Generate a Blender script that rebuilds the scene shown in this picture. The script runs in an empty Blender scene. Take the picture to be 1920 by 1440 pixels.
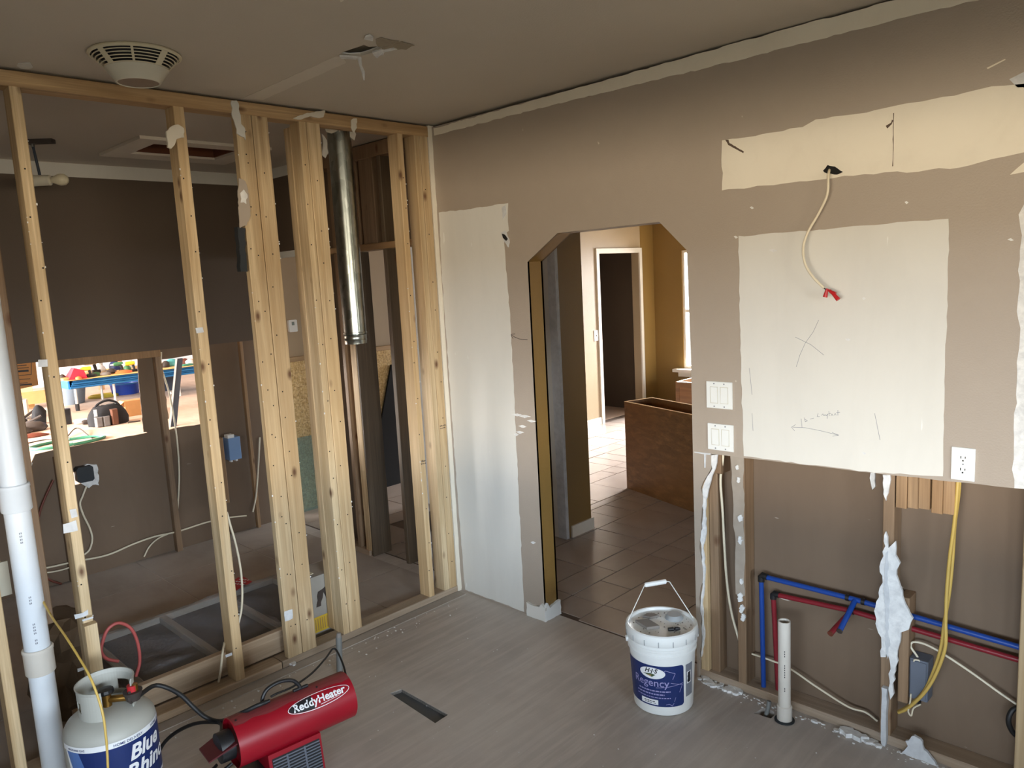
import bpy, bmesh, math, random
from mathutils import Vector, Matrix
from mathutils.geometry import tessellate_polygon
S = bpy.context.scene
COL = S.collection
PI = math.pi

# ------------------------------------------------------------------ camera
FOC = 1421.713848529862            # focal length in pixels of the 1920 wide frame
YAW, PITCH, ROLL = 2.345120005688833, -0.13912724315504768, -0.05313592382969951
CAM = Vector((3.3571516416368037, -2.8938042373697734, 1.869351691735558))
fw = Vector((math.cos(YAW)*math.cos(PITCH), math.sin(YAW)*math.cos(PITCH), math.sin(PITCH)))
r0 = Vector((math.sin(YAW), -math.cos(YAW), 0)); u0 = r0.cross(fw)
rt = r0*math.cos(ROLL) + u0*math.sin(ROLL)
up = u0*math.cos(ROLL) - r0*math.sin(ROLL)
cd = bpy.data.cameras.new('camera'); cam = bpy.data.objects.new('camera', cd); COL.objects.link(cam)
cd.sensor_width = 36; cd.lens = FOC*36/1920; cd.clip_start = .05; cd.clip_end = 200
cam.matrix_world = Matrix(((rt.x, up.x, -fw.x, CAM.x), (rt.y, up.y, -fw.y, CAM.y), (rt.z, up.z, -fw.z, CAM.z), (0, 0, 0, 1)))
S.camera = cam

# ------------------------------------------------------------------ world, lights, exposure
S.view_settings.view_transform = 'Standard'; S.view_settings.look = 'None'
S.view_settings.gamma = 1; S.view_settings.use_curve_mapping = False
S.view_settings.exposure = 0.0
W = bpy.data.worlds.new('world'); S.world = W; W.use_nodes = True
bg = W.node_tree.nodes['Background']; bg.inputs[0].default_value = (.80, .90, 1, 1); bg.inputs[1].default_value = 2.5

def area(name, loc, aim, sx, sy, power, color, spread=180):
    l = bpy.data.lights.new(name, 'AREA'); l.shape = 'RECTANGLE'; l.size = sx; l.size_y = sy
    l.energy = power; l.color = color; l.spread = math.radians(spread)
    o = bpy.data.objects.new(name, l); COL.objects.link(o); o.location = loc
    d = Vector(aim) - Vector(loc); o.rotation_euler = d.to_track_quat('-Z', 'Y').to_euler()
    o['kind'] = 'helper'
    return o
# daylight outside the windows behind the camera: a band of low sky and a band of sunlit ground, seen under the porch roof
area('daylight_rear_sky', (6.5, -13, 2.9), (3.4, -4.6, 1.6), 12, 1.9, 2000, (.71, .85, 1))
area('daylight_rear_ground', (6.5, -13, 1.05), (3.4, -4.6, 1.5), 12, .6, 1600, (1, .84, .62))
area('daylight_east_sky', (13.6, -2.5, 2.9), (5.2, -2.5, 1.6), 10, 1.9, 2600, (.78, .89, 1))
area('daylight_east_ground', (13.6, -2.5, 1.05), (5.2, -2.5, 1.5), 10, .6, 1000, (1, .84, .62))
# kitchen beyond the arch
area('daylight_kitchen_north', (-1.2, 8.6, 3.7), (-1.1, 4.0, 0.3), 2.0, 1.6, 4600, (.97, .98, 1))
area('daylight_kitchen_low', (-1.2, 7.4, 1.6), (-1.0, 4.0, 0.6), 1.8, 1.6, 420, (.96, .97, 1))
area('daylight_kitchen_east', (7.5, 4.4, 1.2), (-2.4, 4.2, 1.4), 2.2, 1.2, 150, (1, .92, .80))
# living room beyond the hall
area('daylight_living', (-9.5, -5.6, 2.0), (-9.5, 1.0, .2), 7, 1.8, 4700, (1, .96, .93))

# ------------------------------------------------------------------ measuring helpers (pixel of the photograph -> point on a real plane)
def _ray(px, py): return fw + rt*((px-960)/FOC) - up*((py-720)/FOC)
def onp(ax, v, px, py):
    d = _ray(px, py); return CAM + d*((v-CAM[ax])/d[ax])
def fx(v, px, py): return onp(0, v, px, py)
def fy(v, px, py): return onp(1, v, px, py)
def fz(v, px, py): return onp(2, v, px, py)

# ------------------------------------------------------------------ mesh helpers
class MB:
    def __init__(s): s.v = []; s.f = []
    def add(s, vs, fs):
        n = len(s.v); s.v += [Vector(v) for v in vs]; s.f += [tuple(i+n for i in f) for f in fs]; return s
    def box(s, x0, x1, y0, y1, z0, z1):
        return s.add([(x, y, z) for z in (z0, z1) for y in (y0, y1) for x in (x0, x1)],
              [(0, 2, 3, 1), (4, 5, 7, 6), (0, 1, 5, 4), (2, 6, 7, 3), (0, 4, 6, 2), (1, 3, 7, 5)])
    def bar(s, x0, x1, y0, y1, z0, z1, ax, c=.003):
        # a board along one axis with eased edges
        lo = [x0, y0, z0]; hi = [x1, y1, z1]; o = [a for a in (0, 1, 2) if a != ax]
        a0, a1, b0, b1 = lo[o[0]], hi[o[0]], lo[o[1]], hi[o[1]]
        ring = [(a0+c, b0), (a1-c, b0), (a1, b0+c), (a1, b1-c), (a1-c, b1), (a0+c, b1), (a0, b1-c), (a0, b0+c)]
        vs = []
        for t in (lo[ax], hi[ax]):
            for a, b in ring:
                p = [0, 0, 0]; p[ax] = t; p[o[0]] = a; p[o[1]] = b; vs.append(p)
        fs = [tuple(range(7, -1, -1)), tuple(range(8, 16))] + [(i, (i+1) % 8, 8+(i+1) % 8, 8+i) for i in range(8)]
        return s.add(vs, fs)
    def prism(s, poly, ax, a, b, holes=()):
        # poly: 2D outline in the two axes other than ax
        o = [k for k in (0, 1, 2) if k != ax]
        loops = [list(poly)] + [list(h) for h in holes]
        tri = tessellate_polygon([[Vector((p[0], p[1], 0)) for p in l] for l in loops])
        flat = [p for l in loops for p in l]; n = len(flat); vs = []
        for t in (a, b):
            for p in flat:
                q = [0, 0, 0]; q[ax] = t; q[o[0]] = p[0]; q[o[1]] = p[1]; vs.append(q)
        fs = [t for t in tri] + [tuple(i+n for i in t[::-1]) for t in tri]
        k = 0
        for l in loops:
            m = len(l)
            for i in range(m): fs.append((k+i, k+(i+1) % m, n+k+(i+1) % m, n+k+i))
            k += m
        return s.add(vs, fs)
    def tube(s, pts, r, n=10, cap=True):
        pts = [Vector(p) for p in pts]; rs = r if isinstance(r, (list, tuple)) else [r]*len(pts)
        t0 = (pts[1]-pts[0]).normalized(); nx = t0.orthogonal().normalized(); vs = []; fs = []
        for i, p in enumerate(pts):
            t = (pts[min(i+1, len(pts)-1)] - pts[max(i-1, 0)])
            t = t.normalized() if t.length > 1e-9 else t0
            nx = (nx - t*nx.dot(t)); nx = nx.normalized() if nx.length > 1e-6 else t.orthogonal().normalized()
            ny = t.cross(nx)
            for k in range(n):
                a = 2*PI*k/n; vs.append(p + (nx*math.cos(a) + ny*math.sin(a))*rs[i])
        for i in range(len(pts)-1):
            for k in range(n): fs.append((i*n+k, i*n+(k+1) % n, (i+1)*n+(k+1) % n, (i+1)*n+k))
        if cap: fs += [tuple(range(n-1, -1, -1)), tuple((len(pts)-1)*n+k for k in range(n))]
        return s.add(vs, fs)
    def lathe(s, prof, c, n=40, a0=0, a1=2*PI):
        full = abs(a1-a0-2*PI) < 1e-6; m = n if full else n+1; vs = []; fs = []
        for r, z in prof:
            for k in range(m):
                a = a0+(a1-a0)*k/n; vs.append((c[0]+r*math.cos(a), c[1]+r*math.sin(a), c[2]+z))
        for i in range(len(prof)-1):
            for k in range(n):
                j = (k+1) % m
                fs.append((i*m+k, i*m+j, (i+1)*m+j, (i+1)*m+k))
        return s.add(vs, fs)
    def xf(s, M):
        s.v = [M @ v for v in s.v]; return s

def sm(pts, k=6):
    # Catmull-Rom smoothing of a path
    P = [Vector(p) for p in pts]; P = [P[0]*2-P[1]] + P + [P[-1]*2-P[-2]]; out = []
    for i in range(1, len(P)-2):
        a, b, c, d = P[i-1:i+3]
        for j in range(k):
            t = j/k
            out.append(.5*((2*b) + (c-a)*t + (2*a-5*b+4*c-d)*t*t + (3*b-a-3*c+d)*t**3))
    out.append(P[-2]); return out
def rag(poly, amp, step, seed=1, closed=True):
    # ragged version of an outline
    R = random.Random(seed); out = []; n = len(poly)
    for i in range(n if closed else n-1):
        a = Vector(poly[i]); b = Vector(poly[(i+1) % n]); d = b-a; L = d.length; k = max(1, int(L/step))
        nn = Vector((-d.y, d.x))/max(L, 1e-9)
        for j in range(k):
            t = (j + (R.uniform(-.3, .3) if j else 0))/k
            out.append(tuple(a+d*t + nn*(R.uniform(-amp, amp))))
    if not closed: out.append(tuple(poly[-1]))
    return out
def wpos(o):
    p = Vector(o.location)
    while o.parent: o = o.parent; p = p+o.location
    return p
def obj(name, mb, mat, parent=None, smooth=None, label=None, loc=None):
    L = wpos(parent) if parent else Vector((0, 0, 0))
    l2 = Vector(loc)-L if loc else Vector((0, 0, 0))
    me = bpy.data.meshes.new(name); me.from_pydata([v-L-l2 for v in mb.v], [], mb.f)
    bm = bmesh.new(); bm.from_mesh(me); bmesh.ops.recalc_face_normals(bm, faces=bm.faces); bm.to_mesh(me); bm.free()
    me.materials.append(M[mat] if isinstance(mat, str) else mat)
    if smooth:
        for p in me.polygons: p.use_smooth = True
        me.set_sharp_from_angle(angle=math.radians(smooth))
    o = bpy.data.objects.new(name, me); COL.objects.link(o); o.location = l2
    if parent: o.parent = parent
    if label: o['label'] = label
    return o
def tag(o, label, cat, group=None, kind=None):
    o['label'] = label; o['category'] = cat
    if group: o['group'] = group
    if kind: o['kind'] = kind
    return o
def thing(name, label, cat, loc=(0, 0, 0), group=None):
    o = bpy.data.objects.new(name, None); COL.objects.link(o); o.location = loc; o.empty_display_size = .05
    return tag(o, label, cat, group)
def struct(name, mb, mat, parent=None, smooth=None):
    o = obj(name, mb, mat, parent, smooth)
    if parent is None: o['kind'] = 'structure'
    return o
def solo(name, mb, mat, label, cat, loc, group=None, smooth=None):
    o = obj(name, mb, mat, None, smooth, None, loc); return tag(o, label, cat, group)

_txt = {}
def text2d(s, size, bold=0, shear=0):
    key = (s, bold, shear)
    if key not in _txt:
        c = bpy.data.curves.new('letters', 'FONT'); c.body = s; c.size = 1; c.shear = shear; c.offset = bold; c.resolution_u = 3
        o = bpy.data.objects.new('letters', c); COL.objects.link(o)
        bpy.context.view_layer.update()
        e = o.evaluated_get(bpy.context.evaluated_depsgraph_get()); me = e.to_mesh()
        _txt[key] = ([tuple(v.co[:2]) for v in me.vertices], [tuple(p.vertices) for p in me.polygons])
        e.to_mesh_clear(); bpy.data.objects.remove(o); bpy.data.curves.remove(c)
    vs, fs = _txt[key]
    return [(x*size, y*size) for x, y in vs], fs
def ell(rx, ry, n=48, cx=0, cy=0): return [(cx+rx*math.cos(2*PI*k/n), cy+ry*math.sin(2*PI*k/n)) for k in range(n)]

# ------------------------------------------------------------------ materials
M = {}
def nodes(name):
    m = bpy.data.materials.new(name); m.use_nodes = True; M[name] = m
    t = m.node_tree; b = t.nodes['Principled BSDF']
    return m, t, b
def lin(c):
    return tuple(((x/255)/12.92 if x/255 <= .04045 else ((x/255+.055)/1.055)**2.4) for x in c) + (1,)
def plain(name, rgb, rough=.6, metal=0, **kw):
    m, t, b = nodes(name); c = lin(rgb); b.inputs['Base Color'].default_value = c
    b.inputs['Roughness'].default_value = rough; b.inputs['Metallic'].default_value = metal
    n = t.nodes.new('ShaderNodeTexNoise'); n.inputs['Scale'].default_value = kw.get('ns', 14); n.inputs['Detail'].default_value = 4
    tc = t.nodes.new('ShaderNodeTexCoord'); t.links.new(tc.outputs['Object'], n.inputs['Vector'])
    k = kw.get('var', .12)
    mx = t.nodes.new('ShaderNodeMix'); mx.data_type = 'RGBA'
    mx.inputs['A'].default_value = tuple(v*(1-k) for v in c[:3])+(1,); mx.inputs['B'].default_value = tuple(min(1, v*(1+k)) for v in c[:3])+(1,)
    t.links.new(n.outputs['Fac'], mx.inputs['Factor']); t.links.new(mx.outputs['Result'], b.inputs['Base Color'])
    if kw.get('bump'):
        bp = t.nodes.new('ShaderNodeBump'); bp.inputs['Strength'].default_value = kw['bump']; bp.inputs['Distance'].default_value = .004
        n2 = t.nodes.new('ShaderNodeTexNoise'); n2.inputs['Scale'].default_value = kw.get('bs', 120); t.links.new(tc.outputs['Object'], n2.inputs['Vector'])
        t.links.new(n2.outputs['Fac'], bp.inputs['Height']); t.links.new(bp.outputs['Normal'], b.inputs['Normal'])
    return m
def ramp(t, src, stops):
    r = t.nodes.new('ShaderNodeValToRGB'); e = r.color_ramp.elements
    while len(e) < len(stops): e.new(.5)
    for k, (p, c) in enumerate(stops): e[k].position = p; e[k].color = c
    t.links.new(src, r.inputs['Fac']); return r
def mixc(t, fac, a, b, mode='MIX'):
    m = t.nodes.new('ShaderNodeMix'); m.data_type = 'RGBA'; m.blend_type = mode
    for s, v in (('Factor', fac), ('A', a), ('B', b)):
        if hasattr(v, 'links') or hasattr(v, 'is_output'): t.links.new(v, m.inputs[s])
        else: m.inputs[s].default_value = v
    return m.outputs['Result']
def coords(t, scale, rnd=True):
    tc = t.nodes.new('ShaderNodeTexCoord'); mp = t.nodes.new('ShaderNodeMapping'); mp.inputs['Scale'].default_value = scale
    t.links.new(tc.outputs['Object'], mp.inputs['Vector'])
    if rnd:
        oi = t.nodes.new('ShaderNodeObjectInfo'); ml = t.nodes.new('ShaderNodeMath'); ml.operation = 'MULTIPLY'; ml.inputs[1].default_value = 37
        t.links.new(oi.outputs['Random'], ml.inputs[0]); t.links.new(ml.outputs[0], mp.inputs['Location'])
    return mp.outputs['Vector']
def noise(t, vec, scale=1, detail=5, rough=.55, dist=0):
    n = t.nodes.new('ShaderNodeTexNoise'); n.inputs['Scale'].default_value = scale; n.inputs['Detail'].default_value = detail
    n.inputs['Roughness'].default_value = rough; n.inputs['Distortion'].default_value = dist
    t.links.new(vec, n.inputs['Vector']); return n.outputs['Fac']
def wood(name, ax, c1, c2, knots=True, rough=.65):
    m, t, b = nodes(name); c1 = lin(c1); c2 = lin(c2)
    s = [26, 26, 26]; s[ax] = 1.1; s2 = [150, 150, 150]; s2[ax] = 3
    f1 = noise(t, coords(t, s), 1, 5, .6, .6); f2 = noise(t, coords(t, s2), 1, 3)
    col = ramp(t, f1, [(.30, c2), (.48, tuple((a+q)/2 for a, q in zip(c1, c2))), (.66, tuple(min(1, a*1.12) for a in c1[:3])+(1,))]).outputs['Color']
    col = mixc(t, ramp(t, f2, [(.35, (0, 0, 0, 1)), (.8, (.5, .5, .5, 1))]).outputs['Color'], col, tuple(v*.55 for v in c2[:3])+(1,))
    # patchy tone along the board
    s3 = [3, 3, 3]; s3[ax] = 1.4
    f3 = noise(t, coords(t, s3), 1, 3)
    col = mixc(t, ramp(t, f3, [(.42, (0, 0, 0, 1)), (.7, (.6, .6, .6, 1))]).outputs['Color'], col, (c1[0]*.80, c1[1]*.68, c1[2]*.52, 1))
    if knots:
        s4 = [9, 9, 9]; s4[ax] = 4.5
        vo = t.nodes.new('ShaderNodeTexVoronoi'); vo.inputs['Scale'].default_value = 1; t.links.new(coords(t, s4), vo.inputs['Vector'])
        k = ramp(t, vo.outputs['Distance'], [(.04, (.95, .95, .95, 1)), (.16, (0, 0, 0, 1))]).outputs['Color']
        col = mixc(t, k, col, lin((92, 58, 32)))
    oi = t.nodes.new('ShaderNodeObjectInfo')
    tint = ramp(t, oi.outputs['Random'], [(0, (.82, .78, .74, 1)), (.5, (1, 1, 1, 1)), (1, (1, .94, .87, 1))]).outputs['Color']
    col = mixc(t, 1.0, col, tint, 'MULTIPLY')
    t.links.new(col, b.inputs['Base Color']); b.inputs['Roughness'].default_value = rough
    bp = t.nodes.new('ShaderNodeBump'); bp.inputs['Strength'].default_value = .25; bp.inputs['Distance'].default_value = .003
    t.links.new(f1, bp.inputs['Height']); t.links.new(bp.outputs['Normal'], b.inputs['Normal'])
    return m
def blotch(name, base, other, scale, lo, hi, rough=.8, amt=.6, fine=None, stretch=(1, 1, 1), bump=.15, bscale=140, spots=None):
    m, t, b = nodes(name); a = lin(base); o = lin(other)
    f = noise(t, coords(t, stretch, False), scale, 6, .6, .3)
    col = mixc(t, ramp(t, f, [(lo, (0, 0, 0, 1)), (hi, (amt, amt, amt, 1))]).outputs['Color'], a, o)
    if fine:
        f2 = noise(t, coords(t, fine[1], False), fine[2], 5, .65, .4)
        col = mixc(t, ramp(t, f2, [(.45, (0, 0, 0, 1)), (.75, (fine[3],)*3+(1,))]).outputs['Color'], col, lin(fine[0]))
    if spots:
        f3 = noise(t, coords(t, spots[1], False), spots[2], 2, .5)
        col = mixc(t, ramp(t, f3, [(spots[3], (0, 0, 0, 1)), (spots[3]+.03, (1, 1, 1, 1))]).outputs['Color'], col, lin(spots[0]))
    t.links.new(col, b.inputs['Base Color']); b.inputs['Roughness'].default_value = rough
    n = noise(t, coords(t, (1, 1, 1), False), bscale, 3)
    bp = t.nodes.new('ShaderNodeBump'); bp.inputs['Strength'].default_value = bump; bp.inputs['Distance'].default_value = .003
    t.links.new(n, bp.inputs['Height']); t.links.new(bp.outputs['Normal'], b.inputs['Normal'])
    return m
blotch('taupe_paint', (163, 151, 138), (157, 145, 132), 1.2, .4, .7, .5, .4, ((176, 164, 150), (1, 1, 1), 9, .14), bump=.35, bscale=160, spots=((205, 196, 184), (1, 1, 1), 21, .76))
blotch('ceiling_paint', (194, 185, 171), (187, 178, 164), 1.5, .4, .7, .7, .5, bump=.3, bscale=150)
blotch('bare_drywall', (212, 210, 203), (203, 201, 195), 2.2, .45, .75, .8, .5, ((192, 190, 184), (3, 3, .6), 2, .25), bump=.05, spots=((228, 228, 224), (5, 5, 1), 6, .74))
blotch('cream_drywall', (226, 219, 203), (216, 208, 192), 2.5, .45, .75, .8, .5, ((170, 160, 142), (1, 1, 1), 5, .15), bump=.05)
blotch('kraft_paper', (116, 97, 79), (105, 87, 70), 1.6, .4, .7, .8, .5, ((96, 78, 62), (3, 3, .7), 1.6, .35), bump=.06, spots=((196, 186, 172), (1, 1, 5), 7, .76))
blotch('hall_paint_shaded', (88, 74, 61), (82, 68, 56), 1.4, .4, .7, .6, .5, bump=.2)  # main-room taupe darkened, the hall's shade put into the colour
blotch('gold_paint', (130, 101, 52), (122, 94, 48), 1.4, .4, .7, .4, .5, bump=.35, bscale=150)
blotch('beige_paint', (166, 146, 118), (158, 138, 111), 1.4, .4, .7, .45, .5, bump=.3, bscale=150)
blotch('gypsum', (226, 226, 224), (190, 190, 190), 30, .4, .7, .9, .8, bump=.6, bscale=60)
blotch('joint_compound', (204, 206, 208), (176, 178, 180), 20, .4, .7, .9, .7, bump=.5, bscale=50)
blotch('subfloor', (189, 181, 173), (160, 151, 143), .9, .35, .65, .55, .95, ((208, 200, 191), (16, 1.3, 1), 1.5, .5), (1, 1, 1), .15, 90, ((172, 166, 160), (1, 1, 1), 26, .78))
blotch('old_underlay', (172, 163, 154), (142, 132, 122), 1.5, .35, .7, .7, .9, ((168, 161, 154), (2, 7, 1), 2, .45), (1, 1, 1), .15, 90)
blotch('tile_stone', (164, 149, 138), (146, 131, 121), 2.5, .35, .7, .22, .8, ((164, 150, 140), (1, 1, 1), 7, .4), bump=.22, bscale=9)
blotch('grout', (92, 76, 64), (80, 66, 56), 6, .4, .7, .9, .6)
blotch('living_floor', (205, 178, 158), (186, 158, 138), 1.3, .4, .7, .6, .7, ((224, 204, 188), (1, 4, 1), 2, .5))
wood('pine_z', 2, (210, 190, 155), (180, 153, 114))
wood('pine_y', 1, (196, 168, 128), (164, 134, 96))
wood('pine_x', 0, (190, 160, 120), (160, 128, 90))
wood('pine_dull_y', 1, (186, 170, 150), (158, 142, 122))
wood('pine_dull_x', 0, (180, 164, 146), (154, 138, 122))
wood('pine_brown_z', 2, (152, 128, 103), (124, 101, 78))
wood('dark_post', 2, (104, 90, 73), (76, 64, 51))
wood('cabinet_wood', 0, (138, 98, 58), (104, 70, 40), False, .45)
wood('rough_wood', 2, (176, 144, 108), (142, 112, 80))
# OSB: flakes
m, t, b = nodes('osb')
vo = t.nodes.new('ShaderNodeTexVoronoi'); vo.inputs['Scale'].default_value = 1
t.links.new(coords(t, (60, 60, 150), False), vo.inputs['Vector'])
vo2 = t.nodes.new('ShaderNodeTexVoronoi'); vo2.inputs['Scale'].default_value = 1
t.links.new(coords(t, (130, 130, 50), False), vo2.inputs['Vector'])
ca = ramp(t, vo.outputs['Color'], [(.1, lin((150, 116, 66))), (.5, lin((206, 172, 112))), (.9, lin((226, 200, 148)))]).outputs['Color']
cb = ramp(t, vo2.outputs['Color'], [(.1, lin((140, 106, 58))), (.5, lin((200, 164, 104))), (.9, lin((230, 206, 156)))]).outputs['Color']
t.links.new(mixc(t, .5, ca, cb), b.inputs['Base Color']); b.inputs['Roughness'].default_value = .7
plain('white_plastic', (226, 228, 226), .35, var=.04)
plain('offwhite_plastic', (206, 198, 172), .4, var=.05)
plain('fan_lens', (200, 196, 180), .3, var=.04)
plain('pvc', (208, 214, 220), .35, var=.05)
plain('pvc_dirty', (206, 200, 190), .45, var=.12, ns=9)
plain('blue_pipe', (22, 64, 142), .35, var=.08)
plain('red_pipe', (124, 28, 38), .35, var=.08)
plain('black_plastic', (24, 24, 26), .45, var=.2)
plain('black_rubber', (20, 20, 21), .55, var=.2)
plain('slot_dark', (14, 12, 11), .9, var=.2)
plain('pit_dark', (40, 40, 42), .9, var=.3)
plain('heater_red', (142, 10, 30), .38, var=.12, ns=6)
plain('heater_dust', (120, 44, 46), .6, var=.2, ns=8)
plain('chrome', (200, 204, 206), .2, 1, var=.05)
plain('tank_grey', (170, 170, 162), .5, var=.1, ns=6)
plain('label_navy', (24, 44, 98), .4, var=.06)
plain('label_blue', (78, 110, 168), .4, var=.06)
plain('label_white', (228, 230, 232), .45, var=.04)
plain('label_grey', (120, 124, 134), .5, var=.1)
plain('label_black', (22, 24, 30), .5, var=.1)
plain('label_lilac', (150, 146, 190), .5, var=.1)
plain('label_green', (62, 84, 52), .5, var=.1)
plain('label_tan', (160, 130, 82), .5, var=.1)
plain('brass', (150, 112, 54), .35, .9, var=.1)
plain('yellow_cable', (196, 164, 84), .5, var=.08)
plain('cream_cable', (218, 208, 184), .5, var=.08)
plain('brown_cable', (104, 50, 34), .5, var=.1)
plain('wire_nut_red', (176, 22, 30), .4, var=.1)
plain('box_grey', (98, 104, 116), .55, var=.08)
plain('box_blue', (120, 150, 190), .5, var=.08)
plain('cardboard', (176, 128, 78), .85, var=.12)
plain('cardboard_light', (222, 180, 118), .85, var=.1)
plain('brown_sack', (84, 66, 46), .85, var=.3, ns=5)
plain('black_cloth', (22, 22, 25), .9, var=.3)
plain('bag_grey', (110, 108, 108), .9, var=.2)
plain('bag_brown', (96, 60, 42), .9, var=.2)
plain('bright_blue', (40, 120, 200), .5, var=.1)
plain('board_blue', (24, 92, 140), .55, var=.1)
plain('bucket_blue', (24, 66, 170), .4, var=.1)
plain('bin_grey', (126, 138, 150), .5, var=.08)
plain('steel_leg', (214, 214, 210), .4, .3, var=.05)
plain('tool_red', (196, 36, 56), .5, var=.1)
plain('tool_orange', (224, 112, 60), .5, var=.1)
plain('tool_yellow', (236, 178, 40), .5, var=.1)
plain('tool_green', (60, 110, 70), .5, var=.1)
plain('tool_teal', (92, 176, 180), .5, var=.1)
plain('tool_dark', (56, 48, 44), .6, var=.2)
plain('tool_white', (226, 228, 228), .5, var=.05)
plain('hose_green', (60, 130, 104), .5, var=.1)
plain('cord_yellow', (222, 206, 82), .5, var=.1)
plain('panel_black', (12, 11, 11), .9, var=.2)
plain('hatch_brown', (104, 58, 34), .7, var=.15)
plain('trim_white', (222, 214, 200), .5, var=.06)
plain('far_wall', (204, 206, 210), .7, var=.06)
plain('level_dark', (52, 62, 76), .5, .2, var=.1)
plain('red_hose', (176, 84, 80), .45, var=.1)
plain('label_red', (176, 28, 36), .5, var=.1)
plain('label_yellow', (206, 172, 52), .6, var=.12)
plain('ceiling_strip', (208, 200, 187), .8, var=.05)
plain('torn_grey', (150, 138, 119), .8, var=.1)
plain('plaster_smear', (158, 147, 134), .9, var=.15, ns=30)
plain('slate', (74, 78, 82), .5, var=.15, ns=30)
plain('maroon', (78, 16, 24), .5, var=.2)
plain('fan_under_shaded', (124, 108, 92), .5, var=.05)
plain('carton_grey', (150, 146, 138), .8, var=.15)
plain('grey_scrap', (128, 122, 116), .8, var=.15)
plain('cap_grey', (150, 154, 156), .5, var=.06)
plain('screen_grey', (120, 132, 128), .3, var=.05)
plain('duct_black', (46, 50, 54), .6, .3, var=.2)
plain('pencil', (128, 132, 138), .9, var=.05)
plain('pencil_dark', (60, 54, 50), .9, var=.05)
plain('conduit_grey', (124, 126, 124), .5, .2, var=.1)
plain('exterior_ground', (170, 160, 140), .9, var=.2)
m, t, b = nodes('galvanized'); b.inputs['Metallic'].default_value = 1; b.inputs['Roughness'].default_value = .3
vo = t.nodes.new('ShaderNodeTexVoronoi'); vo.inputs['Scale'].default_value = 40; t.links.new(coords(t, (1, 1, .5), False), vo.inputs['Vector'])
t.links.new(ramp(t, vo.outputs['Color'], [(.1, lin((150, 156, 152))), (.9, lin((188, 194, 190)))]).outputs['Color'], b.inputs['Base Color'])
m, t, b = nodes('clear_film'); b.inputs['Base Color'].default_value = (.78, .80, .88, 1); b.inputs['Roughness'].default_value = .07
b.inputs['Alpha'].default_value = .24; b.inputs['Specular IOR Level'].default_value = .8
n = noise(t, coords(t, (1, 1, 1), False), 20, 3, .5, 2.5); bp = t.nodes.new('ShaderNodeBump'); bp.inputs['Strength'].default_value = .8; bp.inputs['Distance'].default_value = .02
t.links.new(n, bp.inputs['Height']); t.links.new(bp.outputs['Normal'], b.inputs['Normal'])
m, t, b = nodes('glass'); b.inputs['Base Color'].default_value = (1, 1, 1, 1); b.inputs['Roughness'].default_value = .02; b.inputs['Alpha'].default_value = .12
m, t, b = nodes('teal_glass'); b.inputs['Base Color'].default_value = lin((120, 160, 150)); b.inputs['Roughness'].default_value = .12; b.inputs['Alpha'].default_value = .34
m, t, b = nodes('clear_tub'); b.inputs['Base Color'].default_value = (.8, .84, .88, 1); b.inputs['Roughness'].default_value = .2; b.inputs['Alpha'].default_value = .6

# ================================================================== SETTING
H = 2.74
# ---- main floor, with the cut-out for a floor duct and the small hole beside the drain
duct = [tuple(fz(0, *p)[:2]) for p in ((731, 1300), (753, 1292), (840, 1340), (816, 1356))]
hole = rag([(1.955, -.115), (1.975, -.045), (2.02, -.05), (2.03, -.105)], .006, .02, 3)
floor = struct('floor', MB().prism([(-2.39, -5), (5.4, -5), (5.4, .10), (-2.39, .10)], 2, -.05, 0, [duct, hole]), 'subfloor')
obj('duct_boot', MB().prism(duct, 2, -.026, -.016), 'slate', floor)
mb = MB()
for i in range(4):
    a = Vector(duct[i]); b_ = Vector(duct[(i+1) % 4]); mb.add([(a.x, a.y, -.016), (b_.x, b_.y, -.016), (b_.x, b_.y, -.002), (a.x, a.y, -.002)], [(0, 1, 2, 3)])
obj('duct_wall', mb, 'duct_black', floor)
obj('hole_bottom', MB().box(1.9, 2.1, -.16, 0, -.2, -.19), 'slot_dark', floor)
# old underlay of the hall, with the ghost of its tile grid as separate sheets
R = random.Random(4)
ys = [-4.6, -3.9, -3.2, -2.5, -1.8, -1.1, -.45, .0]; xs = [-2.27, -1.75, -1.15, -.6, -.095]
for i in range(len(xs)-1):
    for j in range(len(ys)-1):
        obj('underlay_sheet', MB().box(xs[i]+.003, xs[i+1]-.003, ys[j]+.003, ys[j+1]-.003, -.001, .002+R.random()*.0015), 'old_underlay', floor)
for x0, x1, y0, y1 in ((.012, .075, -2.9, -.03), (.078, .9, -2.9, -1.75), (.9, 2.1, -2.9, -1.22)):
    if x0 < .05: obj('floor_strip', MB().box(x0, x1, y0, y1, 0, .004), 'old_underlay', floor)

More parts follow.
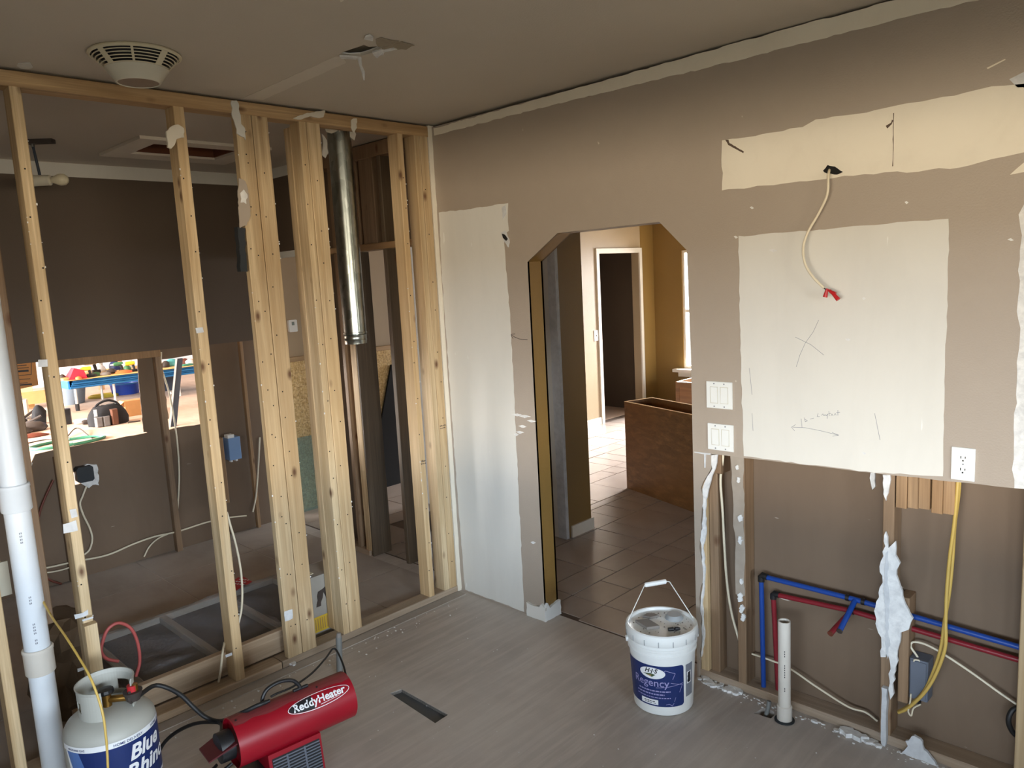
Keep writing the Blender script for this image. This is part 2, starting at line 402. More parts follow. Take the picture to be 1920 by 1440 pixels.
# ---- tiled kitchen floor: every tile a piece
tiles = struct('floor_tiled', MB().box(-2.5, 4.2, .10, 6.0, -.05, -.004), 'grout')
cols = [(-2.39, -1.99), (-1.99, -1.6), (-1.6, -1.4), (-1.4, -1.0), (-1.0, -.81), (-.81, -.41), (-.41, -.32), (-.32, -.01), (-.01, .40), (.40, .59), (.59, .82), (.82, 1.22), (1.22, 1.42), (1.42, 1.82)]
seq = {8: [.113, .35, .73, 1.15, 1.37, 1.56, 1.96, 2.2], 9: [.113, .35, .79, 1.15, 1.37, 1.75, 2.2], 10: [.113, .14, .35, .62, 1.15, 1.37, 1.6, 2.2], 11: [.113, .35, .75, 1.15, 1.37, 1.78, 2.2], 7: [.113, .73, 1.15, 1.37, 1.66, 1.87, 2.07, 2.2]}
tm = {}; R = random.Random(8); nt = 0
for ci, (a, b_) in enumerate(cols):
    yl = list(seq.get(ci, [.113]))
    while yl[-1] < 5.75: yl.append(min(5.8, yl[-1] + R.choice((.2, .4, .4, .6))))
    for y0, y1 in zip(yl, yl[1:]):
        if y1-y0 < .03 or (b_ < -.05 and y1 > 1.06 and y0 < 1.3 and a > -1.6): continue
        if a > .9 and y0 > 2.4: continue
        key = (round(b_-a, 3), round(y1-y0, 3))
        mb = MB().prism([(.006, .004), (b_-a-.006, .004), (b_-a-.004, .006), (b_-a-.004, y1-y0-.006), (b_-a-.006, y1-y0-.004), (.006, y1-y0-.004), (.004, y1-y0-.006), (.004, .006)], 2, -.005, .0)
        if key in tm:
            o = bpy.data.objects.new('tile', tm[key]); COL.objects.link(o); o.parent = tiles
        else:
            o = obj('tile', mb, 'tile_stone', tiles); tm[key] = o.data
        o.location = (a, y0, R.uniform(-.0008, .0012)); nt += 1

# ---- ceiling over every room, torn hole
ch = [fz(H, *p) for p in ((634, 104), (645, 97), (659, 92), (672, 88), (682, 84), (692, 88), (706, 87), (718, 88), (704, 96), (690, 101), (676, 105), (655, 106))]
ceil_poly = [(-16, -5.2), (5.4, -5.2), (5.4, 6.2), (-16, 6.2)]
hatch_o = [(-1.50, -1.08), (-1.50, -.56), (-1.14, -.56), (-1.14, -1.08)]
ceiling = struct('ceiling', MB().prism(ceil_poly, 2, H, H+.013, [[tuple(p[:2]) for p in ch], hatch_o]), 'ceiling_paint')
obj('ceiling_roof', MB().box(-16, 5.4, -5.2, 6.2, H+.15, H+.2), 'kraft_paper', ceiling)
R = random.Random(2)
def flake(pts3, th, name, mat, parent, seed=1, amp=.004):
    # a torn scrap: thin ragged polygon given by 3-D points on a plane, with thickness
    P = [Vector(p) for p in pts3]; c = sum(P, Vector())/len(P); nrm = Vector()
    for i in range(len(P)): nrm += (P[i]-c).cross(P[(i+1) % len(P)]-c)
    nrm.normalize(); RR = random.Random(seed); ring = []
    for i in range(len(P)):
        a, b_ = P[i], P[(i+1) % len(P)]; k = max(1, int((b_-a).length/.018))
        for j in range(k): ring.append(a+(b_-a)*(j/k) + Vector((RR.uniform(-amp, amp), RR.uniform(-amp, amp), RR.uniform(-amp, amp))))
    n = len(ring); mb = MB(); vs = ring + [p+nrm*th for p in ring] + [c, c+nrm*th]
    fs = [(i, (i+1) % n, n+(i+1) % n, n+i) for i in range(n)] + [(2*n, (i+1) % n, i) for i in range(n)] + [(2*n+1, n+i, n+(i+1) % n) for i in range(n)]
    mb.add(vs, fs); return obj(name, mb, mat, parent)
flake([fz(H-.002, *p) for p in ((704, 74), (715, 70), (735, 75), (760, 80), (778, 84), (762, 92), (735, 95), (716, 92), (706, 84))], .0012, 'torn_paper', 'torn_grey', ceiling, 1, .003)
flake([fz(H-.006, *p) for p in ((684, 68), (694, 66), (700, 70), (699, 78), (690, 76), (683, 73))], .004, 'torn_paper', 'gypsum', ceiling, 2, .002)
flake([fz(H-.004, *p) for p in ((637, 105), (655, 105), (676, 108), (668, 113), (652, 111), (640, 110))], .006, 'torn_paper', 'gypsum', ceiling, 3, .004)
flake([fz(H-.004, *p) for p in ((700, 99), (716, 94), (728, 92), (740, 91), (743, 94), (724, 97), (714, 106), (706, 109), (699, 105))], .006, 'torn_paper', 'gypsum', ceiling, 4, .004)
hp = fz(H-.003, 674, 108)
mb = MB(); mb.tube([hp, hp+Vector((.004, 0, -.03)), hp+Vector((.012, .004, -.055)), hp+Vector((.010, .006, -.085))], [.009, .006, .007, .003], 5); obj('torn_paper', mb, 'gypsum', ceiling)
obj('bare_strip', MB().prism(rag([tuple(fz(H, *p)[:2]) for p in ((455, 184), (493, 187), (650, 117), (640, 106), (628, 106))], .002, .03, 5), 2, H-.0008, H), 'ceiling_strip', ceiling)
obj('hole_lath', MB().box(.60, 1.1, -1.25, -.90, H+.03, H+.035), 'torn_grey', ceiling)
flake([fz(H-.003, *p) for p in ((634, -8), (646, -8), (645, 1), (638, 3))], .004, 'torn_paper', 'cream_drywall', ceiling, 7, .002)
flake([fz(H-.003, *p) for p in ((33, 118), (58, 119), (62, 127), (46, 131), (32, 125))], .003, 'torn_paper', 'bare_drywall', ceiling, 8, .003)

# ---- wall_right: the arched wall (plane y = 0)
AX0, AX1 = .684, 1.624
arch = [(AX0, 0), (AX0, 1.945), (.893, 2.074), (1.48, 2.077), (1.614, 1.946), (AX1, 1.5)]
cutl = [(1.712, 1.066), (1.86, 1.068), (2.39, 1.077), (3.3, 1.104)]
torn_edge = rag([(1.640, .085), (1.650, .2), (1.646, .36), (1.657, .5), (1.650, .66), (1.668, .78), (1.662, .9), (1.690, .965), (1.712, 1.0)], .007, .03, 11, False)
front = [(.003, 0)] + arch + [(AX1, .085)] + torn_edge + rag(cutl, .0015, .05, 12, False) + [(3.3, H-.014), (.003, H-.014)]
wr = struct('wall_right', MB().prism(front, 1, 0, .0127), 'taupe_paint')
backo = [(-1.3, .038), (AX0, .038), (AX0, 0)] + arch[1:] + [(AX1, 0), (3.3, 0), (3.3, H), (-1.3, H)]
# back sheet (seen from its brown paper side between the studs); the doorway in its left stretch is left open
backo = [(-.14, .0), (AX0, 0)] + arch[1:] + [(AX1, 0), (3.3, 0), (3.3, H), (-1.32, H), (-1.32, 0), (-.99, 0), (-.99, 2.09), (-.14, 2.09)]
obj('back_sheet', MB().prism(backo, 1, .1017, .1143), 'kraft_paper', wr)
lining = []
for (xa, za), (xb, zb) in zip(arch + [(AX1, .0)], (arch + [(AX1, .0)])[1:]):
    mb = MB(); d = Vector((xb-xa, 0, zb-za)).normalized(); n = Vector((-d.z, 0, d.x))*.011
    p = [Vector((xa, 0, za)), Vector((xb, 0, zb)), Vector((xb, 0, zb))+n, Vector((xa, 0, za))+n]
    y0, y1 = .0005, .1148
    mb.add([(q.x, y0, q.z) for q in p] + [(q.x, y1, q.z) for q in p], [(0, 1, 2, 3), (7, 6, 5, 4), (0, 4, 5, 1), (1, 5, 6, 2), (2, 6, 7, 3), (3, 7, 4, 0)])
    obj('jamb_lining', mb, 'gold_paint' if xa < 1 else 'taupe_paint', wr)
def skin(name, pix, mat, seed, amp=.004, step=.03, th=.0012, y=0.0):
    poly = [tuple((q.x, q.z)) for q in (fy(y, *p) for p in pix)]
    return obj(name, MB().prism(rag(poly, amp, step, seed), 1, y-th, y+.0004), mat, wr)
skin('bare_patch', [(823, 398), (870, 393), (953, 381), (952, 400), (954, 432), (945, 440), (946, 470), (956, 590), (962, 700), (968, 830), (976, 1000), (983, 1147), (872, 1105), (856, 900), (842, 700), (829, 520)], 'bare_drywall', 21, .003)
skin('bare_patch', [(1385, 443), (1500, 434), (1600, 425), (1700, 416), (1780, 410), (1776, 560), (1772, 700), (1769, 800), (1768, 893), (1640, 886), (1500, 869), (1394, 855), (1390, 700), (1387, 560)], 'bare_drywall', 22, .0025)
skin('bare_patch', [(1354, 265), (1400, 257), (1450, 247), (1505, 238), (1530, 224), (1600, 215), (1640, 208), (1700, 192), (1730, 190), (1790, 178), (1860, 160), (1920, 156), (2000, 140), (2000, 277), (1920, 288), (1860, 296), (1800, 313), (1700, 322), (1600, 328), (1500, 341), (1420, 349), (1354, 357)], 'cream_drywall', 23, .004)
skin('bare_strip', [(813, 241), (1200, 132), (1430, 67), (1662, 4), (1900, -60), (1900, -20), (1832, 0), (1700, 32), (1500, 83), (1330, 126), (1200, 157), (1000, 206), (815, 254)], 'cream_drywall', 24, .003)
skin('bare_strip', [(1960, 320), (1922, 340), (1922, 375), (1912, 402), (1914, 470), (1908, 560), (1911, 640), (1905, 740), (1902, 820), (1900, 900), (1902, 914), (1960, 920)], 'gypsum', 25, .005)
skin('scuff', [(1893, 150), (1925, 132), (1940, 150), (1925, 163), (1905, 166)], 'joint_compound', 26, .005)
skin('scuff', [(1905, 318), (1925, 300), (1925, 320), (1893, 327)], 'cream_drywall', 27, .003)
skin('scuff', [(1850, 127), (1885, 110), (1886, 112), (1852, 130)], 'cream_drywall', 28, .001)
for k, p in enumerate([((942, 388), (949, 384), (950, 400), (944, 412)), ((940, 436), (948, 432), (956, 452), (954, 464), (946, 452))]): skin('scuff', p, 'joint_compound', 30+k, .002, .01, .004)
skin('gouge', [(942, 438), (948, 440), (953, 448), (950, 452), (944, 446)], 'slot_dark', 33, .001, .01, .0045)
for k, p in enumerate([((1360, 262), (1366, 262), (1368, 268), (1395, 284), (1394, 287), (1366, 272)), ((1661, 236), (1671, 230), (1673, 224), (1675, 226), (1672, 233), (1664, 241))]): skin('scratch', p, 'grout', 40+k, .0006, .01, .0018)
skin('scratch', [(1675, 212), (1676.5, 212), (1675, 312), (1673.5, 312)], 'grout', 44, .0008, .02, .0016)
skin('hole_edge', [(1543, 320), (1552, 309), (1566, 312), (1581, 322), (1570, 327), (1552, 326)], 'slot_dark', 45, .002, .01, .0018)
for k, p in enumerate([(970, 778, 10), (984, 781, 12), (997, 790, 9), (980, 800, 8), (975, 811, 8), (968, 815, 5), (1380, 445, 4), (1620, 560, 4), (1590, 637, 5), (1895, 450, 6), (1700, 380, 4), (1410, 390, 4), (1620, 850, 4), (1000, 1018, 5), (1450, 470, 8)]):
    x, y, s_ = p; skin('scuff', [(x-s_, y-1.5), (x, y-3), (x+s_, y), (x, y+2.5)], 'gypsum', 50+k, .0012, .01, .0016)
# pencil marks
def stroke(pix, mat='pencil', w=.0016, y=-.0016):
    P = [fy(y, *p) for p in pix]; mb = MB()
    for a, b_ in zip(P, P[1:]):
        d = (b_-a).normalized(); n = Vector((-d.z, 0, d.x))*w/2
        mb.box(0, 0, 0, 0, 0, 0) if False else mb.add([a-n, b_-n, b_+n, a+n], [(0, 1, 2, 3)])
    return mb
def marks(lst, mat, w=.0016, y=-.0016):
    mb = MB()
    for l in lst: q = stroke(l, mat, w, y); mb.add(q.v, q.f)
    return obj('pencil_mark', mb, mat, wr)
marks([[(1491, 632), (1520, 646), (1545, 666)], [(1535, 600), (1525, 622), (1510, 643), (1500, 665), (1493, 688)]], 'pencil')
marks([[(1486, 801), (1510, 802), (1540, 808), (1572, 816)], [(1492, 796), (1484, 801), (1490, 808)], [(1560, 811), (1573, 816), (1561, 818)]], 'pencil')
marks([[(1502, 785), (1504, 802)], [(1508, 783), (1510, 791), (1514, 789), (1509, 786)], [(1519, 786), (1526, 784)], [(1534, 775), (1532, 781), (1537, 781)], [(1540, 779), (1543, 776), (1545, 780), (1547, 777), (1549, 780), (1552, 776), (1551, 785)], [(1554, 771), (1555, 780)], [(1553, 776), (1558, 775)], [(1558, 780), (1560, 776), (1562, 780)], [(1564, 779), (1566, 775), (1568, 779)], [(1571, 769), (1571, 779)], [(1568, 774), (1575, 773)]], 'pencil')
marks([[(957, 627), (965, 632), (975, 636), (989, 637)], [(966, 626), (957, 627), (962, 635)]], 'pencil_dark', .003, -.001)
marks([[(1640, 775), (1645, 800), (1650, 825)], [(1405, 690), (1408, 720), (1410, 740)], [(1410, 775), (1412, 808)]], 'pencil')
# torn gypsum along the strip by the arch, and the drywall tape at the corner
obj('torn_gypsum', MB().prism(rag([(1.644, .10), (1.652, .2), (1.648, .36), (1.659, .5), (1.652, .66), (1.670, .78), (1.664, .9), (1.692, .965), (1.716, 1.0), (1.712, 1.062), (1.742, 1.066), (1.733, 1.0), (1.715, .965), (1.690, .89), (1.678, .8), (1.682, .72), (1.664, .64), (1.670, .5), (1.656, .36), (1.664, .2)], .004, .02, 61), 1, .003, .0124), 'gypsum', wr)
obj('crack_flap', MB().prism([(1.632, 1.066), (1.712, 1.068), (1.712, 1.062), (1.69, 1.06), (1.686, 1.0), (1.68, 1.0), (1.68, 1.06), (1.632, 1.062)], 1, -.002, .0), 'joint_compound', wr)
obj('corner_tape', MB().prism(rag([(-.03, .01), (.004, .01), (.004, H-.01), (-.03, H-.01)], .003, .06, 62), 1, -.006, .0015), 'cream_drywall', wr)
obj('corner_edge', MB().box(-.012, .003, -.028, .0127, .0, H-.005), 'cream_drywall', wr)
# baseboard remnants round the arch's foot
obj('baseboard_remnant', MB().prism(rag([(.560, 0), (.700, 0), (.700, .075), (.672, .098), (.660, .075), (.60, .07), (.565, .078)], .003, .02, 64), 1, -.015, 0), 'bare_drywall', wr)
mb = MB().prism(rag([(-.014, 0), (.118, 0), (.118, .085), (.03, .068), (.012, .1), (-.014, .08)], .003, .02, 65), 0, .6845, .700); obj('baseboard_remnant', mb, 'white_plastic', wr)
# framing bared below the cut
for x0, x1, nm, mt in ((1.637, 1.676, 'stud', 'pine_z'), (1.680, 1.722, 'stud', 'pine_brown_z'), (1.822, 1.861, 'stud', 'pine_brown_z'), (2.417, 2.457, 'stud', 'pine_brown_z'), (2.862, 2.902, 'stud', 'pine_z')):
    obj(nm, MB().bar(x0, x1, .0135 + (.02 if 1.67 < x0 < 1.7 else 0), .1012, .038, 1.2, 2), mt, wr)
obj('bottom_plate', MB().bar(1.632, 3.3, .010, .1012, 0, .038, 0), 'pine_dull_x', wr)
obj('backing_block', MB().bar(1.676, 1.75, .02, .10, .975, 1.12, 0), 'pine_brown_z', wr)
for k, x in enumerate((2.462, 2.500, 2.538, 2.580, 2.618)):
    obj('wood_block', MB().bar(x, x+.037, .0135+.004*(k % 2), .06, .955+.005*(k % 3), 1.2, 2, .002), 'rough_wood', wr)
obj('short_post', MB().bar(2.478, 2.514, .02, .1012, .19, .61, 2), 'pine_brown_z', wr)
obj('plaster_smear', MB().prism(rag([(1.816, .45), (1.858, .45), (1.86, 1.066), (1.802, 1.066), (1.806, .95), (1.812, .85), (1.806, .8), (1.816, .7)], .004, .03, 66), 1, .011, .0138), 'plaster_smear', wr)
for k, (x, z, s_) in enumerate(((1.838, .965, .010), (1.845, .80, .013), (1.842, .70, .014), (1.845, .515, .010), (1.838, .44, .016), (1.846, .39, .016), (1.852, .35, .014), (1.832, 1.02, .008))):
    obj('plaster_blob', MB().prism(rag(ell(s_*.7, s_*1.3, 9, x, z), s_*.3, .005, 70+k), 1, .004, .0125), 'gypsum', wr)
tz = [(2.436, .86), (2.446, .80), (2.470, .83), (2.466, .775), (2.482, .75), (2.477, .70), (2.492, .64), (2.508, .60), (2.538, .545), (2.520, .50), (2.495, .48), (2.484, .40), (2.476, .30), (2.466, .20), (2.458, .24), (2.456, .34), (2.448, .42), (2.440, .37), (2.425, .36), (2.424, .44), (2.408, .49), (2.396, .54), (2.412, .60), (2.424, .66), (2.418, .72), (2.428, .78)]
obj('torn_drywall', MB().prism(rag(tz, .005, .02, 80), 1, -.006, .006), 'gypsum', wr)
obj('torn_core', MB().prism(rag([(2.438, .78), (2.446, .79), (2.446, .66), (2.452, .60), (2.450, .50), (2.456, .42), (2.450, .36), (2.440, .42), (2.440, .55), (2.434, .62), (2.436, .70)], .003, .015, 81), 1, -.008, -.005), 'joint_compound', wr)
obj('torn_drywall', MB().prism(rag([(2.418, 1.076), (2.444, 1.077), (2.438, 1.02), (2.428, .975), (2.420, 1.0)], .004, .015, 82), 1, .004, .0128), 'gypsum', wr)
obj('torn_drywall', MB().prism(rag([(2.345, 1.07), (2.360, 1.07), (2.362, 1.0), (2.350, .985), (2.343, 1.03)], .003, .015, 83), 1, .092, .1012), 'gypsum', wr)
obj('drywall_stub', MB().prism(rag([(2.432, .0), (2.448, .0), (2.450, .24), (2.430, .24)], .002, .03, 84), 1, -.01, .012), 'joint_compound', wr)
# ---- left continuation of the arched wall line (beyond the stud wall)
obj('hall_sheet', MB().prism([(-2.11, 2.10), (-1.32, 2.10), (-1.32, H), (-2.11, H)], 1, .0, .0127), 'hall_paint_shaded', wr)
obj('hall_sheet_strip', MB().box(-2.11, -1.32, -.001, .001, 2.10, 2.146), 'bare_drywall', wr)
obj('hall_sheet_strip', MB().box(-2.11, -1.32, -.001, .001, H-.07, H), 'bare_drywall', wr)
for x0, x1, mt in ((-1.32, -1.282, 'pine_brown_z'), (-1.10, -1.062, 'pine_brown_z'), (-1.000, -.934, 'pine_z'), (-.550, -.514, 'dark_post'), (-.82, -.775, 'pine_brown_z'), (-.745, -.600, 'pine_brown_z')):
    low = 2.13 if x0 in (-.82, -.745) else .038
    obj('stud', MB().bar(x0, x1, .013, .1012, low, H-.09, 2), mt, wr)
obj('dark_post', MB().bar(-.933, -.915, .013, .168, .0, 2.09, 2), 'dark_post', wr)
obj('header_plank', MB().bar(-1.32, -.10, .004, .1012, 2.09, 2.13, 0), 'pine_x', wr)
obj('top_plate', MB().bar(-1.32, -.0, .0, .1012, H-.09, H-.005, 0), 'pine_brown_z', wr)
obj('bottom_plate', MB().bar(-1.32, -.95, .0, .1012, 0, .038, 0), 'pine_dull_x', wr)

# ---- wall_back: rear wall of the hall with the ragged opening into the living room
wb = struct('wall_back', MB().prism(rag([(-5, 1.5), (.02, 1.5), (.02, H), (-5, H)], .001, .2, 90), 0, -2.123, -2.11), 'hall_paint_shaded')
obj('bare_strip', MB().box(-2.111, -2.1085, -5, .0, H-.085, H), 'bare_drywall', wb)
low = [(.06, 0), (.06, 1.5), (-.54, 1.5), (-.54, 1.395), (-.56, 1.37), (-.56, .93)] + rag([(-.57, .92), (-.72, .885)], .004, .03, 91, False) + [(-.84, .905), (-.84, 1.47), (-1.44, 1.46), (-1.44, 1.45), (-1.80, 1.44), (-1.80, .86)]
low = [(-5, 0), (.06, 0), (.06, 1.56), (-5, 1.56)]
def bx(v, *p): q = fx(v, *p); return (q.y, q.z)
XB = -2.262
op1 = rag([bx(XB, 100, 672), bx(XB, 262, 660), bx(XB, 266, 690), bx(XB, 272, 740), bx(XB, 276, 812), bx(XB, 130, 838), bx(XB, 66, 852), bx(XB, 58, 868), bx(XB, 42, 878), bx(XB, 28, 860), bx(XB, 18, 700), bx(XB, 30, 678)], .003, .05, 92)
op2 = rag([bx(XB, 290, 676), bx(XB, 372, 664), bx(XB, 380, 795), bx(XB, 330, 802), bx(XB, 318, 806), bx(XB, 312, 798), bx(XB, 305, 808)], .003, .04, 93)
jh = rag([bx(XB, 133, 888), bx(XB, 150, 877), bx(XB, 165, 880), bx(XB, 160, 905), bx(XB, 140, 910)], .003, .02, 94)
obj('back_sheet', MB().prism(low, 0, -2.275, -2.262, [op1, op2, jh]), 'kraft_paper', wb)
obj('header_board', MB().bar(-2.255, -2.13, -1.5, -.80, 1.45, 1.50, 1), 'rough_wood', wb)
for y0, y1, mt in ((-.845, -.775, 'pine_brown_z'), (-.20, -.145, 'rough_wood'), (-1.52, -1.48, 'pine_brown_z'), (-2.10, -2.06, 'pine_brown_z')):
    if y0 > -.9: obj('stud', MB().bar(-2.255, -2.20 if y0 < -.5 else -2.215, y0+.03, y1, .0, 1.5, 2), mt, wb)
    else: obj('stud', MB().bar(-2.255, -2.215, y0, y1, .0, .86, 2), mt, wb)
obj('torn_drywall', MB().prism(rag([bx(-2.2, 262, 664), bx(-2.2, 276, 663), bx(-2.2, 280, 700), bx(-2.2, 284, 730), bx(-2.2, 284, 780), bx(-2.2, 290, 812), bx(-2.2, 275, 812), bx(-2.2, 268, 740)], .003, .03, 95), 0, -2.262, -2.255), 'kraft_paper', wb)
obj('torn_drywall', MB().prism(rag([bx(-2.21, 290, 680), bx(-2.21, 306, 682), bx(-2.21, 312, 740), bx(-2.21, 318, 785), bx(-2.21, 308, 788), bx(-2.21, 300, 740)], .003, .03, 96), 0, -2.235, -2.225), 'rough_wood', wb)
obj('torn_paper_flap', MB().prism(rag([bx(-2.24, 30, 862), bx(-2.24, 62, 868), bx(-2.24, 56, 880), bx(-2.24, 40, 882)], .003, .02, 97), 0, -2.245, -2.238), 'bare_drywall', wb)
# ---- outer shell of the front room (behind the camera) with its two windows
rear = struct('wall_rear', MB().prism([(-.1, 0), (5.4, 0), (5.4, H), (-.1, H)], 1, -4.7, -4.6, [[(2.0, .95), (4.9, .95), (4.9, 1.98), (2.0, 1.98)]]), 'taupe_paint')
east = struct('wall_east', MB().prism([(-4.7, 0), (.1143, 0), (.1143, H), (-4.7, H)], 0, 5.2, 5.3, [[(-3.8, .95), (-1.3, .95), (-1.3, 1.98), (-3.8, 1.98)]]), 'taupe_paint')
struct('wall_rear_hall', MB().box(-2.3, -.1, -4.7, -4.6, 0, H), 'hall_paint_shaded')
struct('wall_right_far', MB().box(3.3, 5.3, 0, .1143, 0, H), 'taupe_paint')
struct('ground', MB().box(-30, 30, -30, 30, -.5, -.45), 'exterior_ground')
# ---- rooms beyond: kitchen and living room
XK = -2.39
kd = [(4.60, 0), (4.60, 2.105), (5.455, 2.105), (5.455, 0)]
wk = struct('wall_kitchen_left', MB().prism([(.06, 0)] + kd + [(5.8, 0), (5.8, H), (.06, H)], 0, XK-.11, XK), 'beige_paint')
obj('kitchen_gold_coat', MB().box(XK, XK+.001, 5.50, 5.8, 0, H), 'gold_paint', wk)
t1 = struct('trim_1', MB().prism([(4.545, 0), (4.545, 2.165), (5.51, 2.165), (5.51, 0), (5.455, 0), (5.455, 2.105), (4.60, 2.105), (4.60, 0)], 0, XK, XK+.02), 'trim_white')
struct('baseboard_left', MB().box(XK, XK+.014, 1.35, 4.545, 0, .085), 'trim_white')
struct('wall_behind_door', MB().box(XK-1.5, XK-1.4, 4.1, 6.2, 0, H).box(XK-1.4, XK-.11, 5.6, 5.7, 0, H).box(XK-1.4, XK-.11, 4.1, 4.2, 0, H), 'hall_paint_shaded')  # near side wall added to keep living room light out of the doorway
wn = struct('wall_far', MB().prism([(XK, 0), (4.1, 0), (4.1, H), (XK, H)], 1, 5.8, 5.92, [[(-1.96, .57), (-.5, .57), (-.5, 2.10), (-1.96, 2.10)]]), 'gold_paint')
w1 = struct('window_1', MB().box(-1.96, -1.93, 5.82, 5.90, .57, 2.1).box(-.53, -.5, 5.82, 5.90, .57, 2.1).box(-1.93, -.53, 5.82, 5.90, 2.07, 2.1).box(-1.93, -.53, 5.82, 5.90, .57, .60).box(-1.93, -.53, 5.83, 5.87, 1.30, 1.34), 'trim_white')
obj('pane', MB().box(-1.93, -.53, 5.845, 5.85, .60, 1.30), 'glass', w1)
obj('pane', MB().box(-1.93, -.53, 5.855, 5.86, 1.34, 2.07), 'glass', w1)
obj('window_sill', MB().box(-2.06, -.4, 5.68, 5.82, .525, .565).box(-2.02, -.44, 5.76, 5.80, .46, .525), 'trim_white', w1)
struct('wall_kitchen_right', MB().prism([(.1143, 0), (5.92, 0), (5.92, H), (.1143, H)], 0, 4.1, 4.2, [[(3.4, .5), (5.3, .5), (5.3, 2.0), (3.4, 2.0)]]), 'gold_paint')
ws = struct('wall_stub', MB().box(-1.62, -.044, 1.072, 1.345, 0, H), 'gold_paint')
obj('bare_face', MB().box(-1.62, -.046, 1.058, 1.073, .0, H), 'bare_drywall', ws)
obj('corner_bead', MB().prism(rag([(-.115, 0), (-.042, 0), (-.042, H), (-.105, H)], .004, .05, 99), 1, 1.054, 1.0582), 'joint_compound', ws)
obj('corner_bead', MB().box(-.044, -.041, 1.056, 1.085, 0, H), 'joint_compound', ws)
struct('baseboard_stub', MB().box(-.044, -.03, 1.11, 1.36, 0, .085), 'trim_white')
# living room shell
lv = struct('floor_living', MB().box(-16, -2.5, -5.0, 6.2, -.05, 0), 'living_floor')
struct('wall_living_far', MB().box(-16, -15.9, -5.2, 6.2, 0, H), 'far_wall')
struct('wall_living_left', MB().prism([(-16, 0), (-2.4, 0), (-2.4, H), (-16, H)], 1, -5.1, -5.0, [[(-13, .6), (-6, .6), (-6, 2.3), (-13, 2.3)]]), 'far_wall')
struct('wall_living_right', MB().box(-16, -3.9, 6.1, 6.2, 0, H), 'far_wall')

# ================================================================== STUD WALL (bare frame between the room and the hall, plane x = 0)
sw = thing('stud_wall', 'bare wood stud frame with its drywall stripped off, open to the hall behind', 'wall frame', (-.045, -1.2, 0))
def stud(y0, y1, x0=-.089, x1=0, z0=.038, z1=2.672, mat='pine_z', name='stud', label=None):
    return obj(name, MB().bar(x0, x1, y0, y1, z0, z1, 2), mat, sw, label=label)
sA = stud(-2.045, -2.006); sB = stud(-1.441, -1.395)
sC1 = stud(-1.165, -1.085, -.040); sC2 = stud(-1.082, -1.003, -.040)
stud(-.838, -.800); stud(-.798, -.722, -.040); stud(-.838, -.800, -.150, -.091, 0.038, 2.66)
stud(-.245, -.207); stud(-.128, -.089); stud(-.087, -.032, -.060)
stud(-2.345, -2.306); stud(-2.95, -2.912)
obj('stud_block', MB().bar(.002, .040, -2.052, -2.004, .0, .56, 2), 'pine_z', sw, label='short wood block standing at the foot of a stud')
obj('hanging_board', MB().bar(-.128, -.0895, -2.19, -2.125, .57, 2.66, 2), 'pine_brown_z', sw)
obj('top_plate', MB().bar(-.089, .001, -4.55, .0, 2.672, 2.730, 1), 'pine_y', sw)
obj('bottom_plate', MB().bar(-.089, .001, -1.20, -.01, .0, .038, 1), 'pine_dull_y', sw)
obj('bottom_plate', MB().bar(-.089, .001, -4.55, -1.205, .0, .036, 1), 'pine_dull_y', sw)
obj('edge_board', MB().bar(-.129, -.0905, -2.10, -.98, .042, .156, 1), 'pine_dull_y', sw, label='wide board nailed on edge low behind the studs')
obj('drywall_edge', MB().prism(rag([(-.118, .05), (-.100, .05), (-.100, 2.1), (-.118, 2.1)], .003, .05, 1), 1, -.135, -.128), 'joint_compound', sw)
# scraps and plates still fixed to the studs
def scrap(name, v, pix, mat, seed, th=.010, amp=.004, parent=None):
    return obj(name, MB().prism(rag([(q.y, q.z) for q in (fx(v, *p) for p in pix)], amp, .012, seed), 0, v, v+th), mat, parent or sw)
scrap('drywall_scrap', .001, [(309, 246), (316, 239), (332, 234), (344, 242), (343, 258), (330, 262), (328, 268), (319, 279), (311, 276), (312, 262)], 'cream_drywall', 201, .012)
scrap('drywall_scrap', .001, [(433, 190), (443, 188), (448, 205), (452, 232), (458, 240), (460, 262), (452, 255), (444, 250), (436, 225)], 'bare_drywall', 202, .006)
scrap('drywall_scrap', .0005, [(447, 333), (460, 340), (464, 360), (468, 390), (470, 405), (462, 422), (448, 428), (446, 400)], 'taupe_paint', 203, .005)
scrap('drywall_scrap', .006, [(450, 362), (458, 355), (463, 365), (462, 382), (456, 378), (452, 380)], 'gypsum', 204, .002)
scrap('drywall_scrap', .001, [(549, 222), (570, 214), (594, 209), (608, 208), (604, 220), (596, 222), (580, 218), (560, 225)], 'cream_drywall', 205, .012, .002)
scrap('drywall_scrap', .001, [(657, 224), (667, 222), (668, 240), (663, 250), (658, 240)], 'cream_drywall', 206, .006)
scrap('drywall_scrap', .001, [(60, 1), (60, 2), (61, 2)], 'bare_drywall', 207) if False else None
obj('tar_strip', MB().prism(rag([(-1.212, 1.965), (-1.178, 1.962), (-1.180, 2.06), (-1.176, 2.07), (-1.170, 2.16), (-1.205, 2.165), (-1.210, 2.06)], .004, .02, 208), 0, -.03, .004), 'duct_black', sw, label='black tar paper strip stuck to the double stud')
def plate(px, py, w=.032, h=.036, v=.0005, seed=3):
    q = fx(v, px, py)
    return obj('nail_plate', MB().prism(rag([(q.y-w/2, q.z-h/2), (q.y+w/2, q.z-h/2), (q.y+w/2, q.z+h/2), (q.y-w/2, q.z+h/2)], .004, .02, seed), 0, v, v+.002), 'joint_compound', sw)
plate(374, 619, .03, .022, seed=4); plate(80, 681, .035, .03, seed=5); plate(131, 989, .05, .04, seed=6); plate(138, 962, .02, .035, seed=7); plate(153, 1152, .05, .018, seed=8); plate(541, 1153, .045, .05, seed=9); plate(429, 1228, .03, .014, seed=10)
